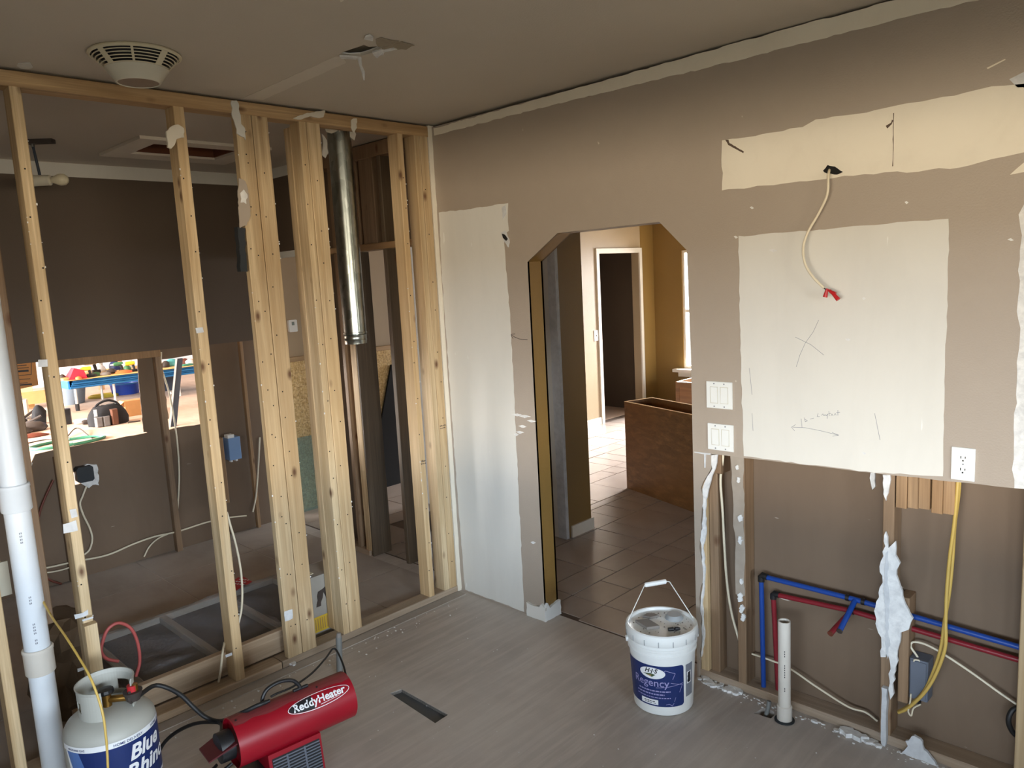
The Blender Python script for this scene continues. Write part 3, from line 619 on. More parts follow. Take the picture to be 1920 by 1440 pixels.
plate(153, 1254, .03, .014, v=.0405, seed=11); plate(165, 1160, .04, .008, v=.0405, seed=12)
mb = MB(); R = random.Random(31)
for yc, xx in ((-2.026, 0), (-1.418, 0), (-1.14, 0), (-1.11, 0), (-1.05, 0), (-.819, 0), (-.76, 0), (-.226, 0), (-.06, 0)):
    z = .2
    while z < 2.6:
        p = (.0005, yc+R.uniform(-.013, .013), z); mb.tube([(p[0]-.002, p[1], p[2]), p], .0035, 6); z += R.uniform(.12, .3)
o = obj('nail_heads', mb, 'slot_dark', sw); o['kind'] = 'stuff'
mb = MB(); R = random.Random(77)
for yc in (-2.045, -2.006, -1.441, -1.395, -1.165, -1.003, -.838, -.722, -.245, -.207, -.032):
    for k in range(9):
        z = R.uniform(.3, 2.6); s_ = R.uniform(.001, .0025); mb.box(-.003, .0012, yc-s_, yc+s_, z, z+s_*R.uniform(1, 4))
o = obj('plaster_specks', mb, 'gypsum', sw); o['kind'] = 'stuff'
# grade stamps: small illegible ink marks
def stamp(y, z, w, rows):
    mb = MB(); R = random.Random(int(z*100))
    for r in range(rows):
        yy = y
        while yy < y+w:
            k = R.uniform(.003, .007); mb.box(.0002, .0006, yy, yy+k, z-r*.014, z-r*.014+.008*R.uniform(.5, 1)); yy += k+.0025
    return obj('grade_stamp', mb, 'pencil_dark', sw)
stamp(-.082, 1.03, .04, 2); stamp(-.240, .85, .03, 2)

# ---- metal vent pipe hanging from the ceiling behind the studs
vp = thing('vent_pipe', 'round galvanized metal vent pipe hanging from the ceiling behind the studs', 'pipe', (-.235, -.455, 1.55))
c = (-.235, -.455, 0)
obj('pipe_body', MB().lathe([(.0635, H-.01), (.0635, 1.615)], c, 40).lathe([(.0635, 1.615), (.066, 1.613), (.066, 1.606), (.0635, 1.604)], c, 40), 'galvanized', vp, 40)
obj('pipe_end', MB().lathe([(.0625, 1.604), (.0655, 1.600), (.0625, 1.596), (.062, 1.575), (.064, 1.572), (.062, 1.568), (.061, 1.55), (.058, 1.55), (.058, 1.65)], c, 40), 'galvanized', vp, 40)
obj('pipe_seam', MB().box(c[0]+.061, c[0]+.066, c[1]-.012, c[1]-.006, 1.62, H-.02), 'galvanized', vp)
# ragged plaster round the pipe at the ceiling
for k, pts in enumerate([((610, 240), (622, 236), (635, 238), (632, 246), (622, 250), (612, 247)), ((632, 240), (650, 241), (652, 248), (640, 252)), ((655, 245), (664, 243), (668, 252), (664, 262), (657, 256))]):
    flake([fx(-.18, *p) for p in pts], .006, 'torn_paper', 'cream_drywall', ceiling, 300+k, .003)
flake([fx(-.20, *p) for p in ((604, 250), (612, 262), (616, 285), (610, 296), (604, 290), (606, 270))], .006, 'torn_paper', 'bare_drywall', ceiling, 310, .004)
obj('pipe_hole', MB().lathe([(.0, H-.0015), (.095, H-.0015)], c, 20), 'slot_dark', ceiling)

# ---- white vent pipe at the left
wp = thing('vent_stack', 'tall white plastic pipe with couplings standing in front of the studs', 'pipe', (.06, -2.227, 0))
c = (.06, -2.227, 0)
obj('pipe_body', MB().lathe([(.0, 0), (.0445, 0), (.0445, 2.72), (0, 2.72)], c, 36), 'pvc', wp, 40)
for z, k in ((.50, 1), (1.15, 0)):
    obj('coupling', MB().lathe([(.044, z-.05), (.049, z-.052), (.052, z-.048), (.052, z+.035), (.054, z+.038), (.054, z+.048), (.050, z+.052), (.044, z+.050)], c, 36), 'pvc_dirty' if k else 'pvc', wp, 40)
mb = MB()
for z0, n in ((.62, 4), (.74, 3), (.98, 4), (.58, 2)):
    for k in range(n): 
        a = math.radians(-12); r = .0448
        for j in range(2): mb.box(c[0]+r*math.cos(a)-.0002, c[0]+r*math.cos(a)+.0003, c[1]+r*math.sin(a)-.004+j*.005, c[1]+r*math.sin(a)-.001+j*.005, z0+k*.012, z0+k*.012+.007)
o = obj('print_mark', mb, 'label_grey', wp); o['kind'] = 'stuff'

# ================================================================== CEILING FIXTURES
ef = thing('exhaust_fan', 'round cream bathroom exhaust fan grille on the ceiling', 'ceiling fan', (.41, -1.735, H))
c = (.41, -1.735, H)
obj('rim', MB().lathe([(.150, 0), (.155, -.003), (.156, -.008), (.152, -.012), (.146, -.013), (.144, -.006)], c, 56), 'offwhite_plastic', ef, 50)
# sloping grille ring: louvre rings carried on ribs
for k in range(5):
    t0 = (k+.5)/5; ra = .146-.042*t0; za = -.013-.042*t0
    obj('louvre', MB().lathe([(ra, za), (ra-.002, za-.0028), (ra-.005, za-.002), (ra-.003, za+.001), (ra, za)], c, 56), 'offwhite_plastic', ef, 50)
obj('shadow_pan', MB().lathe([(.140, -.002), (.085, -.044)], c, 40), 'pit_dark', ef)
for k in range(8):
    a = 2*PI*(k+.45)/8; w = .012 if k % 2 == 0 else .004
    d = Vector((math.cos(a), math.sin(a), 0)); n = Vector((-d.y, d.x, 0)); p0 = Vector(c)+d*.147+Vector((0, 0, -.0125)); p1 = Vector(c)+d*.101+Vector((0, 0, -.0595))
    e = Vector((0, 0, .004)); vs = [p0-n*w, p0+n*w, p1+n*w, p1-n*w]; mb = MB().add(vs+[v+e for v in vs], [(0, 1, 2, 3), (7, 6, 5, 4), (0, 4, 5, 1), (1, 5, 6, 2), (2, 6, 7, 3), (3, 7, 4, 0)])
    obj('rib', mb, 'offwhite_plastic', ef)
obj('lens_bowl', MB().lathe([(.106, -.052), (.107, -.056), (.103, -.060), (.090, -.078), (.074, -.101), (.070, -.1015), (.068, -.098)], c, 56), 'fan_lens', ef, 40)
obj('lens_bottom', MB().lathe([(.0695, -.099), (0, -.100)], c, 40), 'fan_under_shaded', ef)  # shade of the ceiling put into the underside's darker colour

ah = thing('attic_hatch', 'attic hatch with white frame and brown panel in the hall ceiling', 'hatch', (-1.3, -.85, H))
for nm, a in (('hatch_frame', (-1.66, -1.50, -1.20, -.42)), ('hatch_frame', (-1.14, -1.02, -1.20, -.42)), ('hatch_frame', (-1.50, -1.14, -1.20, -1.08)), ('hatch_frame', (-1.50, -1.14, -.56, -.42))):
    obj(nm, MB().box(a[0], a[1], a[2], a[3], H-.018, H-.0005), 'trim_white', ah)
obj('hatch_panel', MB().box(-1.52, -1.12, -1.10, -.54, H+.045, H+.06), 'hatch_brown', ah)
for a in ((-1.50, -1.49, -1.08, -.56), (-1.15, -1.14, -1.08, -.56), (-1.49, -1.15, -1.08, -1.07), (-1.49, -1.15, -.57, -.56)):
    obj('hatch_reveal', MB().box(a[0], a[1], a[2], a[3], H-.004, H+.045), 'hatch_brown', ah)

q = fz(H, 60, 262)
pl = thing('pendant_lamp', 'ceiling lamp socket with bare bulb on a short metal rod in the hall', 'lamp', (q.x, q.y, H))
v = Vector((.66, .75, 0))
e0, e1 = q-v*.10, q+v*.11
mb = MB(); n = Vector((-v.y, v.x, 0))*.022; mb.add([e0-n, e1-n, e1+n, e0+n]+[p-Vector((0, 0, .022)) for p in (e0-n, e1-n, e1+n, e0+n)], [(0, 1, 2, 3), (7, 6, 5, 4), (0, 4, 5, 1), (1, 5, 6, 2), (2, 6, 7, 3), (3, 7, 4, 0)])
obj('mounting_bar', mb, 'tool_dark', pl)
obj('mount_nut', MB().tube([q+Vector((0, 0, -.02)), q+Vector((0, 0, -.038))], .010, 8), 'chrome', pl)
obj('rod', MB().tube([q+Vector((0, 0, -.03)), q+Vector((.012, .012, -.195))], .007, 10), 'level_dark', pl, 40)
s0 = q+Vector((.012, .012, -.215))
obj('lamp_socket', MB().tube([s0-v*.055, s0-v*.05, s0+v*.05, s0+v*.055], [.018, .030, .028, .02], 16), 'fan_lens', pl, 40)
obj('bulb', MB().tube([s0+v*.055, s0+v*.075, s0+v*.10, s0+v*.125, s0+v*.140, s0+v*.146], [.014, .022, .032, .030, .018, .003], 16), 'offwhite_plastic', pl, 60)

# ================================================================== SWITCHES, SOCKETS, CABLES ON THE ARCHED WALL
def switch(px0, py0, z1, lab):
    x0 = px0; w, h = .119, .116
    t = thing('light_switch', lab, 'switch', (x0+w/2, 0, z1-h), 'double switch plates by the arch')
    obj('wall_plate', MB().bar(x0, x0+w, -.006, -.0002, z1-h, z1, 0, .002), 'white_plastic', t)
    for k in (0, 1):
        xc = x0+.036+k*.047
        obj('switch_frame', MB().prism([(xc-.0185, z1-h+.022), (xc+.0185, z1-h+.022), (xc+.0185, z1-.022), (xc-.0185, z1-.022)], 1, -.0068, -.0058, [[(xc-.0165, z1-h+.024), (xc-.0165, z1-.024), (xc+.0165, z1-.024), (xc+.0165, z1-h+.024)]]), 'fan_lens', t)
        mb = MB().add([(xc-.016, -.0095 if k else -.0062, z1-h+.0245), (xc+.016, -.0095 if k else -.0062, z1-h+.0245), (xc+.016, -.0062 if k else -.0095, z1-.0245), (xc-.016, -.0062 if k else -.0095, z1-.0245), (xc-.016, -.005, z1-h+.0245), (xc+.016, -.005, z1-h+.0245), (xc+.016, -.005, z1-.0245), (xc-.016, -.005, z1-.0245)], [(0, 1, 2, 3), (0, 4, 5, 1), (1, 5, 6, 2), (2, 6, 7, 3), (3, 7, 4, 0)])
        obj('rocker', mb, 'white_plastic', t)
        for zz in (z1-h+.009, z1-.009): obj('screw', MB().tube([(xc, -.005, zz), (xc, -.0072, zz)], .003, 8), 'label_grey', t)
switch(1.700, 0, 1.386, 'upper of two white double rocker switches right of the arch')
switch(1.703, 0, 1.203, 'lower white double rocker switch at the drywall cut')
ot = thing('wall_outlet', 'white duplex electrical outlet just above the drywall cut edge', 'outlet', (2.682, 0, 1.095))
obj('wall_plate', MB().bar(2.646, 2.718, -.006, -.0002, 1.094, 1.210, 0, .002), 'white_plastic', ot)
for zc in (1.131, 1.173):
    rc = obj('receptacle', MB().prism([(2.682+.0165*math.cos(2*PI*k/20), zc+max(-.0135, min(.0135, .0165*math.sin(2*PI*k/20)))) for k in range(20)], 1, -.0085, -.006), 'white_plastic', ot)
    obj('slot', MB().box(2.674, 2.6765, -.0090, -.0084, zc-.001, zc+.008).box(2.6875, 2.690, -.0090, -.0084, zc, zc+.007).tube([(2.682, -.0084, zc-.008), (2.682, -.0090, zc-.008)], .0028, 8), 'slot_dark', rc)
obj('screw', MB().tube([(2.682, -.006, 1.152), (2.682, -.0078, 1.152)], .0025, 8), 'label_grey', ot)

hc = thing('hanging_cable', 'cream cable with red wire nuts hanging out of the bare strip', 'cable', tuple(fy(0, 1556, 318)))
pp = [fy(.01, 1556, 316), fy(-.03, 1553, 330), fy(-.035, 1551, 365), fy(-.03, 1535, 400), fy(-.035, 1515, 435), fy(-.045, 1506, 465), fy(-.05, 1510, 495), fy(-.055, 1525, 520), fy(-.05, 1545, 540)]
obj('cable_jacket', MB().tube(sm(pp), .0048, 10), 'cream_cable', hc, 60)
for p, q2 in (((1545, 540), (1550, 545)), ((1545, 540), (1557, 547))):
    obj('wire', MB().tube([fy(-.05, *p), fy(-.05, *q2)], .0018, 6), 'tool_dark', hc)
for p, q2 in (((1551, 541), (1547, 557)), ((1556, 544), (1572, 562)), ((1553, 544), (1566, 552))):
    obj('wire_nut', MB().tube([fy(-.05, *p), fy(-.05, p[0]*.3+q2[0]*.7, p[1]*.3+q2[1]*.7), fy(-.05, *q2)], [.004, .0075, .0085], 10), 'wire_nut_red', hc, 40)

# ---- plumbing
def pipe(pts, r=.0105, n=12): return MB().tube(pts, r, n)
bl = thing('cold_water_line', 'blue plastic water pipe with a capped tee along the wall base', 'pipe', (1.918, .05, .04))
a0, a1, a2, a3 = Vector((1.926, .045, .02)), Vector((1.918, .045, .545)), Vector((2.311, .045, .543)), Vector((2.905, .045, .516))
obj('riser', pipe([a0, a1]), 'blue_pipe', bl, 40)
obj('run', pipe([a1, a2, a3]), 'blue_pipe', bl, 40)
obj('elbow', MB().tube([a1-Vector((0, 0, .025)), a1-Vector((0, 0, .004)), a1+Vector((.006, 0, .004)), a1+Vector((.028, 0, 0))], .014, 12), 'black_plastic', bl, 40)
for d in (-.03, .03): obj('crimp_ring', pipe([a2+Vector((d-.007, 0, -d*.02)), a2+Vector((d+.007, 0, -d*.02))], .0135), 'black_plastic', bl, 40)
e = Vector((2.303, -.093, .465)); obj('stub_out', pipe([a2, e]), 'blue_pipe', bl, 40); obj('stub_cap', pipe([e, e+(e-a2).normalized()*.006], .0115), 'tool_dark', bl)
rl = thing('hot_water_line', 'red plastic water pipe running under the blue pipe', 'pipe', (1.965, .06, .04))
b0, b1, b2, b3 = Vector((1.985, .06, .02)), Vector((1.965, .06, .47)), Vector((2.295, .06, .498)), Vector((2.905, .06, .462))
b2 = Vector((2.29, .06, .485))
obj('riser', pipe([b0, b1]), 'red_pipe', rl, 40)
obj('run', pipe([b1, b2, b3]), 'red_pipe', rl, 40)
obj('elbow', MB().tube([b1-Vector((0, 0, .022)), b1-Vector((0, 0, .003)), b1+Vector((.005, 0, .003)), b1+Vector((.026, 0, .002))], .0135, 12), 'black_plastic', rl, 40)
obj('crimp_ring', pipe([b2-Vector((.012, 0, 0)), b2+Vector((.012, 0, 0))], .0135), 'black_plastic', rl, 40)
e = Vector((2.262, -.075, .435)); obj('stub_out', pipe([b2, e]), 'red_pipe', rl, 40); obj('stub_cap', pipe([e, e+(e-b2).normalized()*.006], .0115), 'brown_cable', rl)
dp = thing('drain_pipe', 'short white plastic drain pipe standing in the floor before the blue pipe', 'pipe', (2.078, -.082, 0))
c = (2.078, -.082, 0)
obj('pipe_body', MB().lathe([(.0245, .06), (.0245, .435), (.0205, .435), (.0205, .2), (0, .2)], c, 28), 'pvc_dirty', dp, 40)
obj('collar', MB().lathe([(.0, .0), (.028, .0), (.030, .006), (.030, .066), (.0245, .070)], c, 28), 'pvc_dirty', dp, 40)
mb = MB()
for z0, n in ((.20, 6), (.29, 3), (.14, 2)):
    for k in range(n):
        a = math.radians(-62); r = .0247; mb.box(c[0]+r*math.cos(a)-.003, c[0]+r*math.cos(a)+.001, c[1]+r*math.sin(a)-.0006, c[1]+r*math.sin(a)+.0004, z0+k*.010, z0+k*.010+.006)
o = obj('print_mark', mb, 'label_black', dp); o['kind'] = 'stuff'
solo('floor_ring', MB().lathe([(.031, .001), (.040, .001), (.040, .005), (.031, .008)], c, 24), 'duct_black', 'dark rubber ring around the foot of the white drain pipe', 'ring', c)
solo('pipe_offcut', MB().tube([(1.985, -.085, -.05), (2.0, -.07, .012), (2.004, -.065, .05)], .009, 10), 'conduit_grey', 'grey pipe end poking out of the floor hole by the drain', 'pipe', (1.985, -.085, -.05))

# ---- cables along the bared framing
def cable(name, pts, r, mat, label, cat='cable', group=None, k=6):
    P = sm(pts, k); o = solo(name, MB().tube(P, r, 8), mat, label, cat, tuple(P[0]), group, 60); return o
cable('cable', [(1.748, .03, 1.09), (1.752, .035, 1.05), fy(.04, 1351, 900), fy(.045, 1355, 960), fy(.05, 1358, 1020), fy(.055, 1363, 1090), fy(.06, 1372, 1150), fy(.06, 1386, 1200), fy(.075, 1392, 1215)], .0058, 'cream_cable', 'cream cable dropping from the lower switch down between the studs')
yt = thing('yellow_cable', 'doubled yellow cable looping from under the outlet down to the floor', 'cable', (2.664, .035, 1.11))
for dy, s_ in ((0, 0), (1, 1)):
    obj('strand', MB().tube(sm([(2.664-.006*s_, .035, 1.11), fy(.035-.014*s_, 1797-3*s_, 930), fy(.035-.014*s_, 1790-2*s_, 985+5*s_), fy(.035-.014*s_, 1786-6*s_, 1050), fy(.03-.014*s_, 1780-5*s_, 1110), fy(.025-.014*s_, 1771+2*s_, 1165), fy(.02-.014*s_, 1764+8*s_, 1215), fy(.02-.014*s_, 1748+6*s_, 1265), fy(.02-.014*s_, 1730+2*s_, 1300), fy(.03-.014*s_, 1702, 1325+3*s_), fy(.045-.014*s_, 1685, 1334+2*s_)]), .0062, 8), 'yellow_cable', yt, 60)
cable('cable', [fy(.06, 1410, 1226), fy(.05, 1440, 1236), fy(.045, 1480, 1253), fy(.045, 1530, 1287), fy(.05, 1590, 1325), fy(.06, 1622, 1335), fy(.07, 1645, 1352)], .0042, 'cream_cable', 'thin cream cable running behind the drain pipe to the right stud')
cable('cable', [fy(.05, 1727, 1245), fy(.05, 1718, 1228), fy(.05, 1708, 1213), fy(.05, 1712, 1204), fy(.05, 1735, 1208), fy(.055, 1770, 1227), fy(.055, 1820, 1260), fy(.055, 1870, 1296), fy(.06, 1905, 1320), fy(.07, 1922, 1332)], .0042, 'cream_cable', 'thin white cable from the grey box sloping to the right edge')
cable('cable', [fy(.05, 1914, 1325), fy(.03, 1898, 1332), fy(.02, 1891, 1350), fy(.03, 1897, 1370), fy(.05, 1912, 1385)], .009, 'black_rubber', 'black cable loop at the foot of the right-hand stud')
jb = thing('junction_box', 'grey plastic electrical box low on the right stud under the yellow cables', 'electrical box', (2.54, .05, .2))
obj('box_body', MB().bar(2.516, 2.580, .028, .095, .215, .375, 2, .004), 'box_grey', jb)
obj('box_face', MB().box(2.522, 2.574, .024, .028, .222, .368), 'box_grey', jb)
obj('knockout', MB().tube([(2.548, .026, .205), (2.548, .026, .216)], .012, 10), 'black_plastic', jb)
obj('stripped_wire', MB().tube(sm([(2.530, .03, .36), (2.536, .02, .375), (2.55, .03, .372), (2.556, .03, .36)]), .003, 6), 'cream_cable', jb)
obj('stripped_wire', MB().tube(sm([(2.526, .02, .235), (2.524, .015, .19), (2.520, .012, .165), (2.530, .015, .150), (2.536, .02, .18), (2.560, .02, .205)]), .003, 6), 'cream_cable', jb)
# bits of plaster along the foot of the bared framing
R = random.Random(55); mb = MB()
def crumb(x, y, z, s_, k):
    P = rag(ell(s_*.6, s_*.4, 7, x, y), s_*.15, .01, 400+k); mb.prism(P, 2, z, z+s_*.35)
for k in range(150):
    t_ = R.random(); x = 1.64+1.2*t_; y = -.006-abs(R.gauss(0, .022)); crumb(x, y, .0004, R.uniform(.003, .011), k)
for k in range(46):
    x = 1.645+R.random()*.20; crumb(x, R.uniform(-.035, .01), .0004, R.uniform(.008, .032), 200+k)
for k in range(30):
    x = R.gauss(2.36, .05); crumb(x, R.uniform(-.03, .01), .0004, R.uniform(.006, .028), 260+k)
for k in range(70):
    crumb(.09+abs(R.gauss(0, .05)), R.uniform(-1.9, -.1), .0045, R.uniform(.003, .010), 320+k)
for k in range(60):
    crumb(R.uniform(.3, 2.3), R.uniform(-1.5, -.1), .0004, R.uniform(.002, .006), 420+k)
o = obj('plaster_debris', mb, 'gypsum'); tag(o, 'scattered white plaster crumbs on the floor along the wall foot', 'debris', None, 'stuff')
for k, (p, s_, lab) in enumerate([((1612, 1366), .075, 'flat plaster piece at the foot of the torn drywall stud'), ((1530, 1352), .022, 'small plaster lump on the floor right of the white drain pipe'), ((548, 1246), .05, 'white drywall scrap on the floor before the double studs')]):
    q = fz(0, *p); q.y = min(q.y, -.02) if p[0] > 1300 else q.y
    solo('plaster_scrap', MB().prism(rag(ell(s_*.7, s_*.32, 9, q.x, q.y), s_*.12, .01, 470+k), 2, .0045 if q.x < .1 else .0005, .004+s_*.2), 'gypsum', lab, 'debris', (q.x, q.y, 0))
sc = [(2.555, -.004, .0), (2.535, -.004, .03), (2.515, -.004, .045), (2.535, -.004, .075), (2.56, -.004, .085), (2.575, -.004, .055), (2.60, -.012, .02), (2.625, -.03, .002), (2.57, -.03, .002)]
P = [(a, c_) for a, b_, c_ in sc[:7]]
solo('drywall_scrap', MB().prism(rag([(2.505, .0005), (2.53, .04), (2.522, .055), (2.55, .092), (2.572, .085), (2.585, .05), (2.62, .015), (2.628, .0005)], .003, .012, 480), 1, -.014, -.002), 'joint_compound', 'upright torn drywall scrap leaning on the bottom plate at the right', 'debris', (2.56, -.01, 0))

# ================================================================== BUCKET
B = Vector((1.612, -.265, 0))
bk = thing('bucket', 'white plastic bucket with navy label and wire handle on the floor by the arch', 'bucket', tuple(B))
prof = [(0, .002), (.123, .002), (.127, .006), (.128, .02), (.141, .262), (.147, .266), (.147, .274), (.1435, .277), (.1445, .290), (.150, .294), (.150, .302), (.146, .305), (.147, .330), (.144, .345), (.139, .345), (.136, .3), (0, .3)]
obj('bucket_body', MB().lathe(prof, B, 64), 'white_plastic', bk, 35)
obj('lid', MB().lathe([(.150, .318), (.1535, .322), (.1545, .350), (.152, .364), (.146, .368), (.140, .366), (.136, .356), (.130, .353), (0, .353)], B, 64), 'white_plastic', bk, 40)
mb = MB()
for k in range(16):
    a = 2*PI*k/16+.1; mb.box(B.x+.1546*math.cos(a)-.0012, B.x+.1546*math.cos(a)+.0012, B.y+.1546*math.sin(a)-.0012, B.y+.1546*math.sin(a)+.0012, .322, .346)
o = obj('lid_notch', mb, 'cap_grey', bk); o['kind'] = 'stuff'
sp = B+Vector((-.005, .075, 0)); sp = fz(.36, 1264, 1156); sp.z = 0
obj('spout_cap', MB().lathe([(.040, .353), (.040, .358), (.034, .366), (.031, .372), (0, .373)], sp, 32), 'cap_grey', bk, 40)
# bail handle standing up
ca = Vector((.70, .71, 0)).normalized()
eL, eR = B-ca*.151+Vector((0, 0, .300)), B+ca*.151+Vector((0, 0, .300))
gl, gr = fy(B.y-.05, 1231, 1096), fy(B.y+.0, 1267, 1106)
gl = Vector((B.x-.045, B.y-.045, .515)); gr = Vector((B.x+.030, B.y+.030, .510))
gl = B+ca*(-.055)+Vector((-.05, .05, .505)); gr = B+ca*.040+Vector((-.05, .05, .515))
hd = obj('handle', MB().tube([eL, eL+Vector((-.004, .004, .06)), gl-ca*.0, gr, gr+ca*.015+Vector((0, 0, -.002)), eR+Vector((-.004, .004, .05)), eR], .0022, 8), 'steel_leg', bk, 60)
obj('handle_grip', MB().tube([gl, gl+ca*.004, gr-ca*.004, gr], [.008, .0105, .0105, .008], 14), 'white_plastic', hd, 40)
for e in (eL, eR): obj('handle_ear', MB().tube([e-ca*.004 if e is eR else e+ca*.004, e+ca*.006 if e is eR else e-ca*.006], .013, 12), 'white_plastic', bk, 40)
TH = math.atan2(CAM.y-B.y, CAM.x-B.x)
def cyl_pt(C0, r0, r1, z0, z1, th0, x, z, off, k=1):
    rr = r0+(r1-r0)*(z-z0)/(z1-z0); a = th0+x/rr
    return Vector((C0.x+(rr+off)*math.cos(a), C0.y+(rr+off)*math.sin(a), C0.z+z))
def wrap2d(poly, C0, r0, r1, z0, z1, th0, off, cell=.012):
    # flat outline split into strips so that it follows the curve
    xs = [p[0] for p in poly]; x0, x1 = min(xs), max(xs); n = max(1, int((x1-x0)/cell)); mb = MB()
    def clip(P, xc, keep):
        out = []
        for i in range(len(P)):
            a, b_ = P[i], P[(i+1) % len(P)]; ia = keep*(a[0]-xc) >= -1e-9; ib = keep*(b_[0]-xc) >= -1e-9
            if ia: out.append(a)
            if ia != ib: t = (xc-a[0])/(b_[0]-a[0]); out.append((xc, a[1]+t*(b_[1]-a[1])))
        return out
    for k in range(n):
        P = clip(clip(poly, x0+(x1-x0)*k/n, 1), x0+(x1-x0)*(k+1)/n, -1)
        if len(P) >= 3: mb.add([cyl_pt(C0, r0, r1, z0, z1, th0, x, z, off) for x, z in P], [tuple(range(len(P)))])
    return mb
bargs = (B, .128, .141, .02, .262, TH)
def blabel(poly, mat, off, name, parent): return obj(name, wrap2d(poly, *bargs, off), mat, parent)
def rrect(x0, x1, z0, z1, r, n=5):
    out = []
    for cx, cz, a in ((x1-r, z1-r, 0), (x0+r, z1-r, 90), (x0+r, z0+r, 180), (x1-r, z0+r, 270)):
        for k in range(n+1): t = math.radians(a+90*k/n); out.append((cx+r*math.cos(t), cz+r*math.sin(t)))
    return out
lb = blabel(rrect(-.20, .092, .045, .232, .014), 'label_navy', .0006, 'label', bk)
def btext(s, x, z, size, mat, off=.0014, bold=0, shear=0, rot=0, name='lettering', parent=None):
    vs, fs = text2d(s, size, bold, shear); cr, sr = math.cos(rot), math.sin(rot)
    return obj(name, MB().add([cyl_pt(*bargs, x+a*cr-b_*sr, z+a*sr+b_*cr, off) for a, b_ in vs], fs), mat, parent or lb)
blabel(ell(.056, .026, 36, -.046, .197), 'label_white', .0012, 'emblem', lb)
btext('H·I·S', -.078, .199, .027, 'label_black', .0018, .03, .3)
blabel([(-.085, .190), (-.050, .196), (-.030, .192), (-.046, .180)], 'label_green', .0017, 'emblem_stripe', lb)
blabel([(-.070, .187), (-.046, .190), (-.052, .182)], 'label_tan', .0019, 'emblem_stripe', lb)
btext('Regency', -.136, .138, .048, 'label_lilac', .0014, .005)
mb = MB()
def bars(rows, mat, nm):
    mb = MB(); R = random.Random(9)
    for x0, x1, z, h in rows:
        x = x0
        while x < x1:
            w = R.uniform(.006, .016); q = wrap2d([(x, z), (min(x+w, x1), z), (min(x+w, x1), z+h), (x, z+h)], *bargs, .0013); mb.add(q.v, q.f); x += w+.003
    return obj(nm, mb, mat, lb)
bars([(-.11, .03, .113, .006), (-.12, .005, .098, .006), (-.12, .030, .084, .004)], 'label_lilac', 'small_print')
blabel([(-.098, .052), (-.022, .052), (-.022, .075), (-.098, .075)], 'label_white', .0012, 'label_box', lb)
bars([(-.084, -.036, .064, .004), (-.08, -.03, .057, .003)], 'label_black', 'small_print')
def line2(P, w, mat):
    mb = MB()
    for (xa, za), (xb, zb) in zip(P, P[1:]):
        d = Vector((xb-xa, zb-za)); n = Vector((-d.y, d.x)).normalized()*w/2
        q = wrap2d([(xa-n.x, za-n.y), (xb-n.x, zb-n.y), (xb+n.x, zb+n.y), (xa+n.x, za+n.y)], *bargs, .0013); mb.add(q.v, q.f)
    return obj('label_line', mb, mat, lb)
line2([(.004, .205), (.010, .214), (.052, .198), (.040, .172)], .0022, 'label_lilac')
line2([(.032, .156), (.084, .142), (.070, .108)], .0022, 'label_lilac')
line2([(-.03, .132), (.088, .148)], .002, 'label_lilac')
line2([(.052, .088), (.046, .068)], .002, 'label_lilac'); line2([(.010, .056), (.024, .060), (.036, .050), (.044, .062)], .002, 'label_lilac')
l2 = blabel([(.104, .075), (.150, .075), (.150, .225), (.104, .225)], 'label_grey', .0006, 'side_label', bk)
blabel([(.110, .135), (.138, .135), (.138, .190), (.110, .190)], 'label_white', .0011, 'label_box', l2)
blabel(rag([(.114, .140), (.134, .140), (.134, .185), (.114, .185)], .003, .008, 77), 'label_black', .0016, 'label_picture', l2)
# things on the lid
def onlid(px, py): q = fz(.3535, px, py); return q
for k, (pix, h, lab) in enumerate([(((1191, 1167), (1213, 1181), (1237, 1178), (1216, 1165)), .012, 'flat grey rectangular scrap on the near side of the bucket lid'), (((1205, 1158), (1219, 1161), (1236, 1157), (1226, 1154), (1213, 1154)), .010, 'smaller grey folded scrap behind another scrap on the bucket lid')]):
    P = [tuple(onlid(*p)[:2]) for p in pix]; q = onlid(*pix[0])
    solo('grey_scrap', MB().prism(P, 2, .3535, .3535+h), 'grey_scrap', lab, 'scrap', (q.x, q.y, .3535))
q = onlid(1264, 1182)
kn = solo('plastic_scrap', MB().tube([q+Vector((-.018, -.018, .006)), q+Vector((-.002, -.002, .007)), q+Vector((0, 0, .004)), q+Vector((.004, .004, .008)), q+Vector((.018, .018, .007))], [.008, .009, .004, .010, .006], 10), 'black_plastic', 'small black plastic piece lying on the front of the bucket lid', 'scrap', tuple(q), None, 50)
mb = MB(); R = random.Random(12)
for k in range(60):
    a, r = R.uniform(0, 2*PI), .125*math.sqrt(R.random()); s_ = R.uniform(.0008, .0028); x, y = B.x+r*math.cos(a), B.y+r*math.sin(a)
    mb.box(x-s_, x+s_, y-s_, y+s_, .3532, .3532+s_)
o = obj('lid_grit', mb, 'grey_scrap', bk); o['kind'] = 'stuff'

# ================================================================== PROPANE TANK
T = Vector((.405, -2.105, 0))
pt = thing('propane_tank', 'grey propane gas tank with blue label beside the red heater', 'gas tank', tuple(T))
obj('tank_body', MB().lathe([(0, .03), (.08, .032), (.12, .05), (.148, .085), (.155, .12), (.155, .306), (.152, .326), (.140, .346), (.118, .362), (.085, .374), (.04, .380), (0, .381)], T, 56), 'tank_grey', pt, 50)
obj('foot_ring', MB().lathe([(.098, .05), (.102, .0), (.105, .0), (.101, .055)], T, 40), 'tank_grey', pt, 40)
